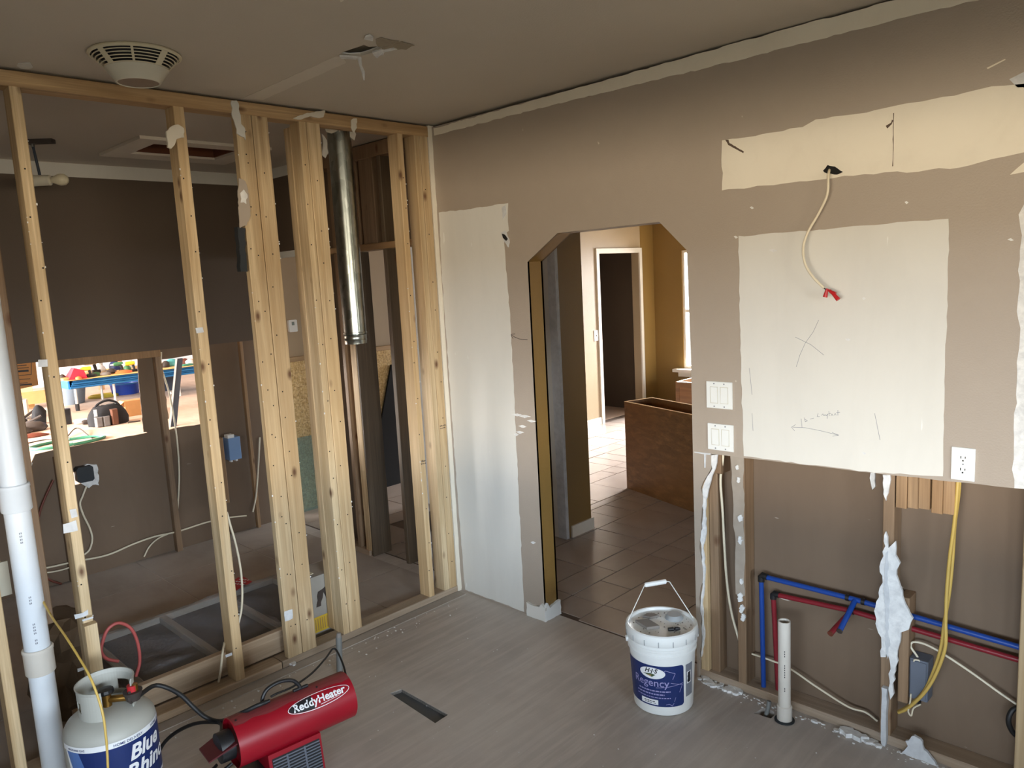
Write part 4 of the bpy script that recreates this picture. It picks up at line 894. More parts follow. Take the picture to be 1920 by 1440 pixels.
# collar with hand holes, open toward the valve side
mb = MB(); n = 44
for k in range(n):
    a = math.radians(-35 + 290*k/n + 60)
rc = .095; a0c, a1c = math.radians(45), math.radians(45+290)
def cpt(a, z, r): return (T.x+r*math.cos(a), T.y+r*math.sin(a), z)
zs = [.360, .397, .417, .437, .466, .480]
for k in range(n):
    a, b_ = a0c+(a1c-a0c)*k/n, a0c+(a1c-a0c)*(k+1)/n
    for j in range(len(zs)-1):
        if j in (1, 2) and ((k % 22) in (9, 10, 11, 12, 13)): continue
        za, zb = zs[j], zs[j+1]; ra = rc+(.004 if zb > .475 else 0)
        mb.add([cpt(a, za, rc), cpt(b_, za, rc), cpt(b_, zb, ra), cpt(a, zb, ra), cpt(a, za, rc-.004), cpt(b_, za, rc-.004), cpt(b_, zb, ra-.004), cpt(a, zb, ra-.004)], [(0, 1, 2, 3), (7, 6, 5, 4), (0, 4, 5, 1), (2, 6, 7, 3), (0, 3, 7, 4), (1, 5, 6, 2)])
obj('collar', mb, 'tank_grey', pt, 40)
obj('valve_body', MB().tube([(T.x, T.y, .365), (T.x, T.y, .43)], .016, 12).tube([(T.x, T.y, .405), (T.x+.045, T.y+.055, .405)], .013, 12), 'brass', pt, 40)
obj('valve_knob', MB().lathe([(0, .43), (.026, .43), (.028, .436), (.026, .446), (0, .448)], T, 12), 'black_plastic', pt)
rg = obj('regulator', MB().tube([(T.x+.055, T.y+.065, .412), (T.x+.06, T.y+.072, .412)], .03, 16).tube([(T.x+.06, T.y+.072, .395), (T.x+.06, T.y+.072, .43)], [.024, .034], 18), 'tool_dark', pt, 40)
obj('red_cap', MB().tube([(T.x+.06, T.y+.072, .430), (T.x+.06, T.y+.072, .452)], .018, 14), 'label_red', rg, 40)
obj('brass_nut', MB().tube([(T.x+.068, T.y+.08, .43), (T.x+.068, T.y+.08, .455)], .010, 8), 'brass', rg)
T2 = math.atan2(CAM.y-T.y, CAM.x-T.x)
targs = (T, .155, .155, .1, .28, T2)
def tl(poly, mat, off, name, parent): return obj(name, wrap2d(poly, *targs, off), mat, parent)
def ttext(s, x, z, size, mat, parent, bold=0, shear=0, rot=0, off=.0022):
    vs, fs = text2d(s, size, bold, shear); cr, sr = math.cos(rot), math.sin(rot)
    return obj('lettering', MB().add([cyl_pt(*targs, x+a*cr-b_*sr, z+a*sr+b_*cr, off) for a, b_ in vs], fs), mat, parent)
wl = tl([(-.20, .292), (.24, .292), (.24, .313), (-.20, .313)], 'label_white', .0008, 'label_band', pt)
ttext('HOME DELIVERY', .0, .297, .014, 'label_navy', wl, .01); ttext('HOME DELIVERY', .145, .297, .014, 'label_navy', wl, .01)
ttext('PROPANE GAS', -.165, .298, .011, 'label_navy', wl, .01)
nl = tl([(-.175, .292), (-.155, .23), (-.12, .14), (-.07, .11), (0, .1), (.24, .1), (.24, .292)], 'label_navy', .0008, 'label', pt)
tl([(-.175, .292), (-.12, .292), (-.10, .23), (-.07, .15), (-.02, .112), (-.07, .112), (-.12, .14), (-.155, .23)], 'label_blue', .0013, 'label_sweep', nl)
tl([(-.183, .292), (-.174, .292), (-.153, .23), (-.118, .14), (-.068, .11), (0, .1), (0, .094), (-.072, .103), (-.125, .133), (-.162, .196)], 'label_white', .0011, 'label_sweep', nl)
tl([(0, .094), (.24, .094), (.24, .106), (0, .106)], 'label_white', .0012, 'label_sweep', nl)
ttext('Blue', .046, .222, .076, 'label_white', nl, .03, .28, .05)
ttext('Rhino', .026, .152, .078, 'label_white', nl, .03, .28, .05)

# ================================================================== RED HEATER
P0, P1 = Vector((.748, -1.808, .222)), Vector((.798, -1.340, .222))
ax = (P1-P0); LEN = ax.length; ax.normalize(); side = Vector((ax.y, -ax.x, 0)); up3 = Vector((0, 0, 1)); RH = .092
def hp_(s_, phi, r): return P0 + ax*s_ + side*(r*math.cos(phi)) + up3*(r*math.sin(phi))
ht = thing('space_heater', 'red cylindrical forced air gas heater lying on the floor beside the gas tank', 'heater', (.77, -1.58, 0))
mb = MB(); n = 56
for s_, r in ((0, RH-.004), (.0, RH), (LEN, RH), (LEN, RH-.004), (.02, RH-.004)):
    for k in range(n): mb.v.append(hp_(s_, 2*PI*k/n, r))
for j in range(4):
    for k in range(n): mb.f.append((j*n+k, j*n+(k+1) % n, (j+1)*n+(k+1) % n, (j+1)*n+k))
mb.f.append(tuple(4*n+k for k in range(n)))
obj('heater_shell', mb, 'heater_red', ht, 40)
mb = MB()
for k in range(14):
    for j in range(2):
        pass
def hwrap(poly, off, cell=.012):
    # (s along the barrel, u up round it from phi 0)
    mb = MB(); us = [p[1] for p in poly]; u0, u1 = min(us), max(us); n = max(1, int((u1-u0)/cell))
    def clip(P, uc, keep):
        out = []
        for i in range(len(P)):
            a, b_ = P[i], P[(i+1) % len(P)]; ia = keep*(a[1]-uc) >= -1e-9; ib = keep*(b_[1]-uc) >= -1e-9
            if ia: out.append(a)
            if ia != ib: t = (uc-a[1])/(b_[1]-a[1]); out.append((a[0]+t*(b_[0]-a[0]), uc))
        return out
    for k in range(n):
        P = clip(clip(poly, u0+(u1-u0)*k/n, 1), u0+(u1-u0)*(k+1)/n, -1)
        if len(P) >= 3: mb.add([hp_(a, b_/RH, RH+off) for a, b_ in P], [tuple(range(len(P)))])
    return mb
obj('dust_film', hwrap(rag([(.005, .105), (LEN-.005, .105), (LEN-.005, .19), (.005, .19)], .006, .03, 71), .0004), 'heater_dust', ht)
cs, cu = .325, .072
bd = obj('badge', hwrap(ell(.128, .030, 48, cs, cu), .0008), 'label_white', ht)
obj('badge_face', hwrap(ell(.1255, .0275, 48, cs, cu), .0012), 'heater_red', bd)
obj('badge_shade', hwrap([(x, y) for x, y in ell(.124, .026, 60, cs, cu) if x < cs-.02] or ell(.1, .02), .0016), 'label_black', bd)
vs, fs = text2d('ReddyHeater', .040, .028, .12); w = max(v[0] for v in vs)
obj('lettering', MB().add([hp_(cs-w/2+a, (cu-.012+b_+.0)/RH, RH+.0022) for a, b_ in vs], fs), 'label_white', bd)
obj('badge_line', hwrap([(cs+.0, cu-.021), (cs+.08, cu-.016), (cs+.08, cu-.0145), (cs, cu-.019)], .0018), 'label_white', bd)
for s_ in (.018, LEN*.72): obj('screw', MB().tube([hp_(s_, math.radians(78), RH-.001), hp_(s_, math.radians(78), RH+.003)], .004, 8), 'black_plastic', ht)
# carrying handle: black loop on top
hA, hB = .13, .285
top = lambda s_, z: hp_(s_, math.radians(97), RH+z)
obj('carry_handle', MB().tube(sm([top(hA, .004), top(hA+.008, .030), top(hA+.03, .052), top((hA+hB)/2, .060), top(hB-.03, .048), top(hB-.006, .022), top(hB, .004)]), .0075, 10), 'black_plastic', ht, 60)
for s_ in (hA, hB): obj('handle_foot', MB().tube([top(s_-.03, .005), top(s_+.03, .005)], [.007, .007], 8), 'black_plastic', ht, 60)
# base with grille
mb = MB(); a0, a1 = .10, .31; bz = .115
def hq(s_, o_, z): p = P0+ax*s_+side*o_; return Vector((p.x, p.y, z))
base_c = [(a0, -.07), (a1, -.07), (a1, .085), (a0, .085)]
mb.add([hq(s_, o_, z) for z in (.004, .16) for s_, o_ in [(a0-.0, -.075), (a1, -.075), (a1, .08 if z > .1 else .10), (a0, .08 if z > .1 else .10)]], [(3, 2, 1, 0), (4, 5, 6, 7), (0, 1, 5, 4), (1, 2, 6, 5), (2, 3, 7, 6), (3, 0, 4, 7)])
obj('heater_base', mb, 'heater_red', ht)
gr_ = obj('intake_grille', MB().add([hq(a0+.012, .1005, .012), hq(a1-.008, .1005, .012), hq(a1-.008, .0835, .142), hq(a0+.012, .0835, .142)], [(0, 1, 2, 3)]), 'pit_dark', ht)
for k in range(11):
    z = .02+k*.0115; o_ = .1015-(z-.012)*.13
    obj('grille_slat', MB().tube([hq(a0+.014, o_+.002, z), hq(a1-.010, o_+.002, z)], .0028, 6), 'box_grey', gr_)
for s_ in (a0+.07, a0+.14): obj('grille_post', MB().tube([hq(s_, .104, .014), hq(s_, .087, .14)], .004, 6), 'box_grey', gr_)
# burner head, gas valve and rear frame sticking out at the back
bb_ = [hp_(0, math.radians(160), .07), hp_(0, math.radians(20), .07), hp_(-.10, math.radians(-8), .055), hp_(-.10, math.radians(188), .055)]
bh = obj('burner_bracket', MB().add(bb_ + [p+up3*.006 for p in bb_], [(3, 2, 1, 0), (4, 5, 6, 7), (0, 1, 5, 4), (1, 2, 6, 5), (2, 3, 7, 6), (3, 0, 4, 7)]), 'maroon', ht)
obj('motor', MB().tube([hp_(0, 0, 0), hp_(-.05, 0, 0), hp_(-.055, 0, 0)], [.055, .055, .03], 20), 'black_plastic', ht, 40)
obj('gas_valve', MB().tube([hq(-.02, .06, .16), hq(-.075, .075, .15)], .024, 14).tube([hq(-.05, .07, .15), hq(-.055, .085, .105)], .016, 12), 'chrome', ht, 40)
obj('rear_frame', MB().tube(sm([hq(.02, .07, .12), hq(-.06, .09, .12), hq(-.10, .06, .10), hq(-.10, -.04, .10), hq(-.04, -.07, .12)]), .006, 8).add([hq(-.12, -.07, .0), hq(.10, -.07, .0), hq(.10, .08, .0), hq(-.12, .08, .0), hq(-.10, -.06, .09), hq(.10, -.06, .09), hq(.10, .07, .09), hq(-.10, .07, .09)], [(3, 2, 1, 0), (4, 5, 6, 7), (0, 1, 5, 4), (1, 2, 6, 5), (2, 3, 7, 6), (3, 0, 4, 7)]), 'black_plastic', ht, 40)
# hoses and cord
def pz(px, py, z): return fz(z, px, py)
cable('heater_cord', [hq(LEN+.004, .05, .20), pz(652, 1282, .23), pz(643, 1245, .27), pz(627, 1216, .30), pz(610, 1235, .30), pz(585, 1262, .30), pz(550, 1287, .325), pz(520, 1300, .336), pz(508, 1306, .336)], .0042, 'black_rubber', 'thin black power cord arching over the red heater', 'cord')
cable('gas_hose', [(T.x+.075, T.y+.088, .408), pz(288, 1286, .40), pz(312, 1289, .38), pz(340, 1304, .33), pz(365, 1328, .27), pz(388, 1346, .23), pz(415, 1352, .20), pz(450, 1338, .30), pz(480, 1324, .333), pz(500, 1316, .335)], .0085, 'black_rubber', 'thick black gas hose from the tank valve to the top of the heater', 'hose')
cable('gas_hose', [hq(-.03, -.03, .24), pz(415, 1358, .20), pz(395, 1354, .19), pz(365, 1357, .16), pz(335, 1370, .12), pz(312, 1388, .08), pz(298, 1410, .04), pz(285, 1450, .012)], .0075, 'black_rubber', 'black gas hose curving on the floor between tank and heater', 'hose')
cable('extension_cord', [fx(-.01, 72, 1108), fx(.07, 80, 1126), fx(.22, 98, 1158), fx(.38, 122, 1192), fx(.52, 150, 1236), fx(.60, 168, 1268), fx(.64, 182, 1302), fx(.665, 193, 1340), fx(.675, 198, 1375), fx(.68, 201, 1410), fx(.69, 203, 1460)], .0042, 'yellow_cable', 'yellow cord hanging from the left pipe down in front of the gas tank', 'cord')
q = fz(0, 637, 1262)
cd_ = thing('conduit_stub', 'grey metal conduit stub rising from the floor behind the heater', 'pipe', (q.x, q.y, 0))
obj('conduit', MB().tube([(q.x, q.y, 0), (q.x+.004, q.y+.01, .185)], .0155, 14), 'conduit_grey', cd_, 40)
obj('conduit_end', MB().tube([(q.x+.004, q.y+.01, .183), (q.x+.0045, q.y+.012, .205)], [.0145, .010], 12), 'grey_scrap', cd_)

# ================================================================== HALL BEHIND THE STUDS
wf = thing('wrapped_window', 'long window frame wrapped in clear plastic lying on the hall floor', 'window unit', (-.55, -1.3, 0))
fr = [(-1.02, -.20, -1.80, -1.75), (-1.02, -.40, -.72, -.67), (-1.02, -.97, -1.75, -.72), (-.25, -.20, -1.75, -1.06), (-.97, -.25, -1.42, -1.38), (-.97, -.25, -1.06, -1.02)]
for a in fr: obj('frame_bar', MB().bar(*a, .02, .075, 0 if a[1]-a[0] > .1 else 1, .005), 'carton_grey', wf)
obj('glass_sheet', MB().box(-.97, -.25, -1.75, -1.06, .03, .04).box(-.97, -.42, -1.02, -.72, .03, .04), 'panel_black', wf)
mb = MB(); R = random.Random(61); nx, ny = 26, 44; vs = []
for i in range(nx+1):
    for j in range(ny+1):
        x = -1.06+.92*i/nx; y = -1.84+1.22*j/ny; x = x if y < -1.05 else -1.06+(x+1.06)*.70/.92; e = min(i, nx-i, 3, 1e9)/3*min(j, ny-j, 3)/3
        h = .012+.082*min(1, e) + .008*math.sin(7*x+9*y)+.006*math.sin(21*y-13*x)+R.uniform(-.004, .004)
        if x > -.42: h += .03*(1-abs(x+.28)/.14) if abs(x+.28) < .14 else 0
        vs.append((x+R.uniform(-.004, .004), y+R.uniform(-.004, .004), max(.008, h)))
mb.add(vs, [(i*(ny+1)+j, (i+1)*(ny+1)+j, (i+1)*(ny+1)+j+1, i*(ny+1)+j+1) for i in range(nx) for j in range(ny)])
obj('plastic_wrap', mb, 'clear_film', wf, 70)
lq = [fz(.115, 433, 1092), fz(.115, 447, 1082), fz(.115, 462, 1092), fz(.115, 443, 1107)]
lr = obj('warning_label', MB().prism([tuple(p[:2]) for p in lq], 2, .112, .115), 'label_red', wf)
lq = [fz(.115, 448, 1085), fz(.115, 456, 1081), fz(.115, 472, 1090), fz(.115, 462, 1096)]
obj('warning_label', MB().prism([tuple(p[:2]) for p in lq], 2, .112, .1155), 'label_red', wf)
mb = MB(); R = random.Random(5)
for a, b_, f in ((434, 462, 1089), (436, 460, 1094), (450, 468, 1086)):
    x = a
    while x < b_: 
        q = fz(.1165, x, f+(x-a)*.1); mb.box(q.x-.006, q.x+.006, q.y-.006, q.y+.006, .1162, .1166); x += 5
obj('label_print', mb, 'label_white', lr)
ct = thing('carton', 'grey carton with a yellow printed band standing behind the double studs', 'box', (-.26, -.84, 0))
obj('carton_body', MB().bar(-.335, -.155, -.99, -.70, .0, .34, 2, .006), 'carton_grey', ct)
obj('yellow_band', MB().box(-.1555, -.1535, -.96, -.73, .03, .115), 'label_yellow', ct)
mb = MB()
for k in range(16): mb.box(-.1538, -.1530, -.955+k*.014, -.950+k*.014, .04, .105)
obj('band_print', mb, 'label_tan', ct)
obj('carton_picture', MB().prism(rag([(-.90, .17), (-.88, .25), (-.83, .27), (-.80, .22), (-.82, .17), (-.85, .24), (-.87, .17)], .004, .02, 4), 0, -.1545, -.1530), 'tool_dark', ct)
obj('carton_flap', MB().add([(-.36, -.98, .34), (-.17, -.98, .345), (-.15, -.90, .365), (-.36, -.90, .36), (-.36, -.98, .337), (-.17, -.98, .342), (-.15, -.90, .362), (-.36, -.90, .357)], [(0, 1, 2, 3), (7, 6, 5, 4), (0, 4, 5, 1), (1, 5, 6, 2), (2, 6, 7, 3), (3, 7, 4, 0)]), 'offwhite_plastic', ct)
# crumpled dark sack
mb = MB(); R = random.Random(71); n = 18; vs = []
lv_ = [(0, .17), (.08, .19), (.18, .18), (.28, .16), (.36, .17), (.42, .15), (.44, .10)]
C0 = Vector((-.50, -2.02, 0))
for z, r in lv_:
    for k in range(n):
        a = 2*PI*k/n; rr = r*(1+R.uniform(-.16, .16)); vs.append((C0.x+rr*math.cos(a)*1.1, C0.y+rr*math.sin(a)*.75, max(.003, z+(R.uniform(-.02, .02) if z else 0))))
mb.add(vs, [(j*n+k, j*n+(k+1) % n, (j+1)*n+(k+1) % n, (j+1)*n+k) for j in range(len(lv_)-1) for k in range(n)] + [tuple(range(n-1, -1, -1)), tuple((len(lv_)-1)*n+k for k in range(n))])
solo('sack', mb, 'brown_sack', 'dark brown crumpled sack on the hall floor behind the left stud', 'bag', tuple(C0))
c3 = [fx(-.2, *p) for p in ((255, 1268), (262, 1240), (258, 1205), (245, 1178), (222, 1168), (202, 1180), (192, 1205), (190, 1222), (200, 1235), (222, 1240))]
cable('tubing_loop', c3, .0075, 'red_hose', 'red rubber tube curled in a loop behind the gas tank', 'hose')
# outlet box and plate left of the white pipe
wo = thing('outlet_box', 'white electrical outlet box on the left stud beside the white pipe', 'electrical box', (-.11, -2.25, .72))
obj('box_body', MB().bar(-.16, -.10, -2.30, -2.262, .745, .86, 2, .003), 'white_plastic', wo)
obj('box_face', MB().box(-.11, -.096, -2.306, -2.252, .735, .872), 'fan_lens', wo)
# boxes and cables on the rear hall wall
jb1 = thing('outlet_box', 'black electrical box in torn plaster on the rear hall wall', 'electrical box', (-2.25, -1.38, .66))
q = fx(-2.2, 160, 890)
obj('box_body', MB().bar(-2.262, -2.195, q.y-.05, q.y+.052, q.z-.05, q.z+.055, 0, .012), 'duct_black', jb1)
obj('plaster_rim', MB().prism(rag([bx(-2.2, 148, 880), bx(-2.2, 166, 872), bx(-2.2, 186, 872), bx(-2.2, 189, 912), bx(-2.2, 176, 910), bx(-2.2, 170, 917), bx(-2.2, 160, 912), bx(-2.2, 150, 905)], .005, .02, 21), 0, -2.261, -2.235), 'gypsum', jb1)
jb2 = thing('outlet_box', 'pale blue electrical box fixed to a stud of the rear hall wall', 'electrical box', (-2.2, -.33, .6))
obj('box_body', MB().bar(-2.20, -2.10, -.395, -.30, .615, .785, 2, .004), 'box_blue', jb2)
obj('box_tab', MB().box(-2.16, -2.10, -.395, -.345, .785, .81).box(-2.14, -2.11, -.385, -.37, .60, .615).box(-2.14, -2.11, -.345, -.33, .60, .615), 'white_plastic', jb2)
obj('box_stud', MB().bar(-2.25, -2.10, -.47, -.432, .30, .80, 2), 'rough_wood', wb)
HX = -2.235
cable('cable', [fx(HX, *p) for p in ((68, 1068), (100, 1062), (140, 1053), (200, 1041), (250, 1020), (290, 1006), (335, 996), (385, 980), (425, 971), (462, 967))], .0065, 'cream_cable', 'cream cable running low along the whole rear hall wall')
cable('cable', [fx(HX, *p) for p in ((70, 1076), (110, 1070), (145, 1059))], .0055, 'cream_cable', 'short cream cable below the long one at the left')
cable('cable', [fx(HX, *p) for p in ((270, 1044), (280, 1025), (296, 1010), (315, 1001))], .0055, 'cream_cable', 'cream cable branching up from the hall floor debris')
cable('cable', [fx(HX, *p) for p in ((162, 912), (155, 930), (150, 945), (156, 965), (168, 990), (173, 1010), (168, 1030), (158, 1040))], .0065, 'cream_cable', 'cream cable curling down from the black wall box')
cable('cable', [fx(HX, *p) for p in ((302, 640+20), (303, 690), (318, 740), (330, 810), (336, 880), (334, 940), (330, 985))], .0065, 'cream_cable', 'cream cable hanging beside the middle stud of the rear hall wall')
cable('cable', [fx(-2.18, *p) for p in ((487, 820), (484, 880), (480, 930), (474, 960))], .0065, 'cream_cable', 'cream cable hanging in the hall corner')
cable('cable', [fx(-.10, *p) for p in ((425, 960), (432, 985), (442, 1020), (450, 1060), (454, 1100), (453, 1140), (447, 1170))], .0055, 'cream_cable', 'cream wire hanging beside the single stud in front of the hall')
cable('cable', [fx(-.095, 421, 1205), fx(-.01, 417, 1225), fx(.012, 414, 1255), fz(.01, 409, 1284)], .0055, 'cream_cable', 'cream wire coming out of the foot of the single stud')
cable('cable', [fx(HX, *p) for p in ((100, 900), (88, 925), (76, 955), (70, 985), (70, 1020), (74, 1060), (90, 1085), (115, 1095))], .0075, 'brown_cable', 'dark red cable bowed against the rear hall wall at the left')

# ================================================================== ROOMS BEYOND: beige wall side
th_ = thing('thermostat', 'small white thermostat on the beige wall seen between studs', 'thermostat', (XK, .44, 1.5))
q = fx(XK, 547, 611)
obj('case', MB().bar(XK, XK+.025, q.y-.038, q.y+.038, q.z-.05, q.z+.05, 0, .005), 'white_plastic', th_)
obj('display', MB().box(XK+.0245, XK+.0258, q.y-.012, q.y+.012, q.z+.005, q.z+.034), 'screen_grey', th_)
osb = thing('osb_sheet', 'tall chipboard sheet leaning on the beige wall beyond the studs', 'board', (XK+.1, .75, 0))
obj('sheet', MB().bar(XK+.03, XK+.042, .16, 1.42, .0, 1.27, 1, .002), 'osb', osb)
obj('top_rail', MB().bar(XK+.006, XK+.05, .16, 1.42, 1.27, 1.31, 1), 'pine_y', osb)
gsh = solo('glass_sheet', MB().bar(XK+.10, XK+.106, .20, 1.10, .0, .64, 1, .001), 'teal_glass', 'low greenish glass sheet leaning in front of the chipboard sheet', 'glass', (XK+.1, .6, 0))
bp_ = solo('black_sheet', MB().prism([(1.33, 1.13), (1.16, .60), (1.175, .0), (2.0, .0), (2.0, 1.13)], 0, XK+.05, XK+.07), 'panel_black', 'black panel leaning against the chipboard sheet', 'panel', (XK+.06, 1.6, 0))
sp_ = thing('wall_switch', 'white light switch on the beige wall left of the far doorway', 'switch', (XK, 4.42, 1.2))
q = fx(XK, 1118, 629)
obj('wall_plate', MB().bar(XK, XK+.007, q.y-.045, q.y+.045, q.z-.065, q.z+.065, 0, .002), 'white_plastic', sp_)
obj('toggle', MB().box(XK+.006, XK+.018, q.y-.006, q.y+.006, q.z-.012, q.z+.012), 'white_plastic', sp_)
# cabinet carcass standing in the kitchen
KA = Vector((-.452, 2.366, 0)); ku = Vector((math.cos(math.radians(-18)), math.sin(math.radians(-18)), 0)); kv = Vector((-ku.y, ku.x, 0))
KH, KL, KD = .766, 1.25, .30
cb = thing('base_cabinet', 'brown wooden cabinet carcass with open top standing in the tiled kitchen', 'cabinet', tuple(KA))
def kbox(u0, u1, v0, v1, z0, z1):
    vs = [KA+ku*u+kv*v+Vector((0, 0, z)) for z in (z0, z1) for v in (v0, v1) for u in (u0, u1)]
    return MB().add(vs, [(0, 2, 3, 1), (4, 5, 7, 6), (0, 1, 5, 4), (2, 6, 7, 3), (0, 4, 6, 2), (1, 3, 7, 5)])
obj('front_panel', kbox(0, KL, 0, .018, 0, KH), 'cabinet_wood', cb)
obj('back_panel', kbox(0, KL, KD-.018, KD, 0, KH), 'cabinet_wood', cb)
obj('side_panel', kbox(0, .018, .018, KD-.018, 0, KH), 'cabinet_wood', cb)
obj('side_panel', kbox(KL-.018, KL, .018, KD-.018, 0, KH), 'cabinet_wood', cb)
obj('inner_shelf', kbox(.018, KL-.018, .018, KD-.018, .60, .615), 'cabinet_wood', cb)
for a in ((0, KL, -.0006, .0186), (0, KL, KD-.0186, KD+.0006)): obj('top_edge', kbox(a[0], a[1], a[2], a[3], KH, KH+.0015), 'cardboard_light', cb)
obj('top_edge', kbox(-.0006, .0186, .0186, KD-.0186, KH, KH+.0015), 'cardboard_light', cb)
c2 = thing('base_cabinet', 'small brown cabinet under the window at the far kitchen wall', 'cabinet', (-1.4, 5.3, 0))
obj('carcass', MB().box(-1.64, -1.622, 5.1, 5.62, 0, .50).box(-1.0, -.982, 5.1, 5.62, 0, .50).box(-1.622, -1.0, 5.602, 5.62, 0, .50).box(-1.622, -1.0, 5.12, 5.60, .05, .07), 'cabinet_wood', c2)
obj('face_frame', MB().box(-1.64, -1.59, 5.08, 5.1, 0, .50).box(-1.03, -.982, 5.08, 5.1, 0, .50).box(-1.59, -1.03, 5.08, 5.1, .44, .50).box(-1.59, -1.03, 5.08, 5.1, 0, .06), 'cabinet_wood', c2)
obj('door_panel', MB().box(-1.59, -1.03, 5.084, 5.096, .06, .44), 'cabinet_wood', c2)
obj('top_edge', MB().box(-1.64, -1.622, 5.1, 5.62, .50, .503).box(-1.622, -.982, 5.08, 5.12, .50, .503), 'trim_white', c2)

# ================================================================== LIVING ROOM seen through the opening
def lv0(px, py): return fz(0, px, py)
# long table: four stacked blue boards on legs
tb = thing('work_table', 'long work table of stacked blue boards covered with tools', 'table', (-11.4, 2.3, 0))
for k in range(4): obj('blue_board', MB().bar(-12.3+.02*k, -10.95-.03*(k % 2), 1.02+.02*k, 3.9, .385+k*.036, .385+k*.036+.033, 1, .008), 'board_blue', tb)
obj('board_end_lit', MB().box(-12.1, -10.98, .995, 1.02, .385, .525), 'bright_blue', tb)  # same boards, light on the end face put into a brighter blue
obj('table_top', MB().bar(-12.35, -10.93, .98, 3.9, .530, .548, 1), 'cardboard_light', tb)
for x, y in ((-11.0, 1.10), (-11.1, 1.75), (-12.1, 1.85), (-11.0, 2.85), (-12.1, 3.0)):
    obj('leg', MB().tube([(x, y, 0.0), (x, y, .39)], .022, 8), 'steel_leg', tb)
    if y < 1.3: obj('leg_foot', MB().tube([(x, y, 0), (x, y, .12)], .035, 8), 'black_plastic', tb)
TZ = .548
R = random.Random(99)
def tt(px, py, x=-11.25): q = fx(x, px, py); return Vector((x, q.y, TZ))
def blob(name, c, sx, sy, sz, mat, label, cat, seed, group=None):
    RR = random.Random(seed); n = 10; vs = []; lv = [(0, .9), (.3, 1.0), (.65, .85), (.9, .5), (1.0, .18)]
    for z, r in lv:
        for k in range(n):
            a = 2*PI*k/n; rr = r*(1+RR.uniform(-.18, .18)); vs.append((c[0]+sx/2*rr*math.cos(a), c[1]+sy/2*rr*math.sin(a), c[2]+sz*z))
    mb = MB().add(vs, [(j*n+k, j*n+(k+1) % n, (j+1)*n+(k+1) % n, (j+1)*n+k) for j in range(len(lv)-1) for k in range(n)] + [tuple(range(n-1, -1, -1)), tuple((len(lv)-1)*n+k for k in range(n))])
    return solo(name, mb, mat, label, cat, tuple(c), group, 50)
c = tt(128, 690, -11.6); ctb = thing('storage_tub', 'clear plastic tub with a white lid on the tool table', 'tub', tuple(c))
obj('tub_body', MB().add([(c.x+a, c.y+b_, c.z+z) for z, s_ in ((0, .85), (.22, 1)) for a, b_ in ((-.2*s_, -.17*s_), (.2*s_, -.17*s_), (.2*s_, .17*s_), (-.2*s_, .17*s_))], [(3, 2, 1, 0), (0, 1, 5, 4), (1, 2, 6, 5), (2, 3, 7, 6), (3, 0, 4, 7), (4, 5, 6, 7)]), 'clear_tub', ctb)
obj('tub_lid', MB().bar(c.x-.22, c.x+.22, c.y-.19, c.y+.19, TZ+.22, TZ+.245, 0, .01), 'tool_white', ctb)
c = tt(141, 690, -11.05)
mb = MB().add([(c.x-.14, c.y-.16, TZ), (c.x+.14, c.y-.16, TZ), (c.x+.14, c.y+.13, TZ), (c.x-.14, c.y+.13, TZ), (c.x-.08, c.y-.04, TZ+.19), (c.x+.08, c.y-.04, TZ+.19), (c.x+.10, c.y+.10, TZ+.14), (c.x-.10, c.y+.10, TZ+.14)], [(3, 2, 1, 0), (4, 5, 6, 7), (0, 1, 5, 4), (1, 2, 6, 5), (2, 3, 7, 6), (3, 0, 4, 7)])
solo('red_case', mb, 'tool_red', 'red sloping tool case on the blue work table', 'tool case', tuple(c))
# hand tools on the table: drills, clamps, boxes
def drill(px, py, mat, lab, x=-11.1, s_=1.0, rot=0):
    c = tt(px, py, x); t = thing('power_tool', lab, 'tool', tuple(c), 'power tools on the blue table')
    a = Vector((math.sin(rot), math.cos(rot), 0))
    obj('tool_body', MB().tube([c-a*.10*s_+Vector((0, 0, .15*s_)), c-a*.06*s_+Vector((0, 0, .155*s_)), c+a*.06*s_+Vector((0, 0, .155*s_))], [.025*s_, .038*s_, .034*s_], 12), mat, t, 40)
    obj('tool_grip', MB().tube([c+a*.03*s_+Vector((0, 0, .14*s_)), c+a*.05*s_+Vector((0, 0, .04*s_))], [.024*s_, .020*s_], 10), 'black_plastic', t, 40)
    obj('battery', MB().box(c.x-.035*s_, c.x+.035*s_, c.y+a.y*.05*s_-.05*s_, c.y+a.y*.05*s_+.05*s_, TZ, TZ+.045*s_), 'black_plastic', t)
    obj('chuck', MB().tube([c-a*.10*s_+Vector((0, 0, .15*s_)), c-a*.15*s_+Vector((0, 0, .15*s_))], [.018*s_, .010*s_], 10), 'steel_leg', t, 40)
drill(163, 693, 'tool_yellow', 'yellow power drill lying by the red case on the table', -10.99)
drill(224, 690, 'tool_green', 'green cordless drill standing on the middle of the table', -11.25)
drill(246, 687, 'tool_yellow', 'yellow cordless drill beside the torn drywall edge on the table', -11.1)
drill(172, 688, 'tool_white', 'white power tool standing right of the clear tub', -11.7, 1.3)
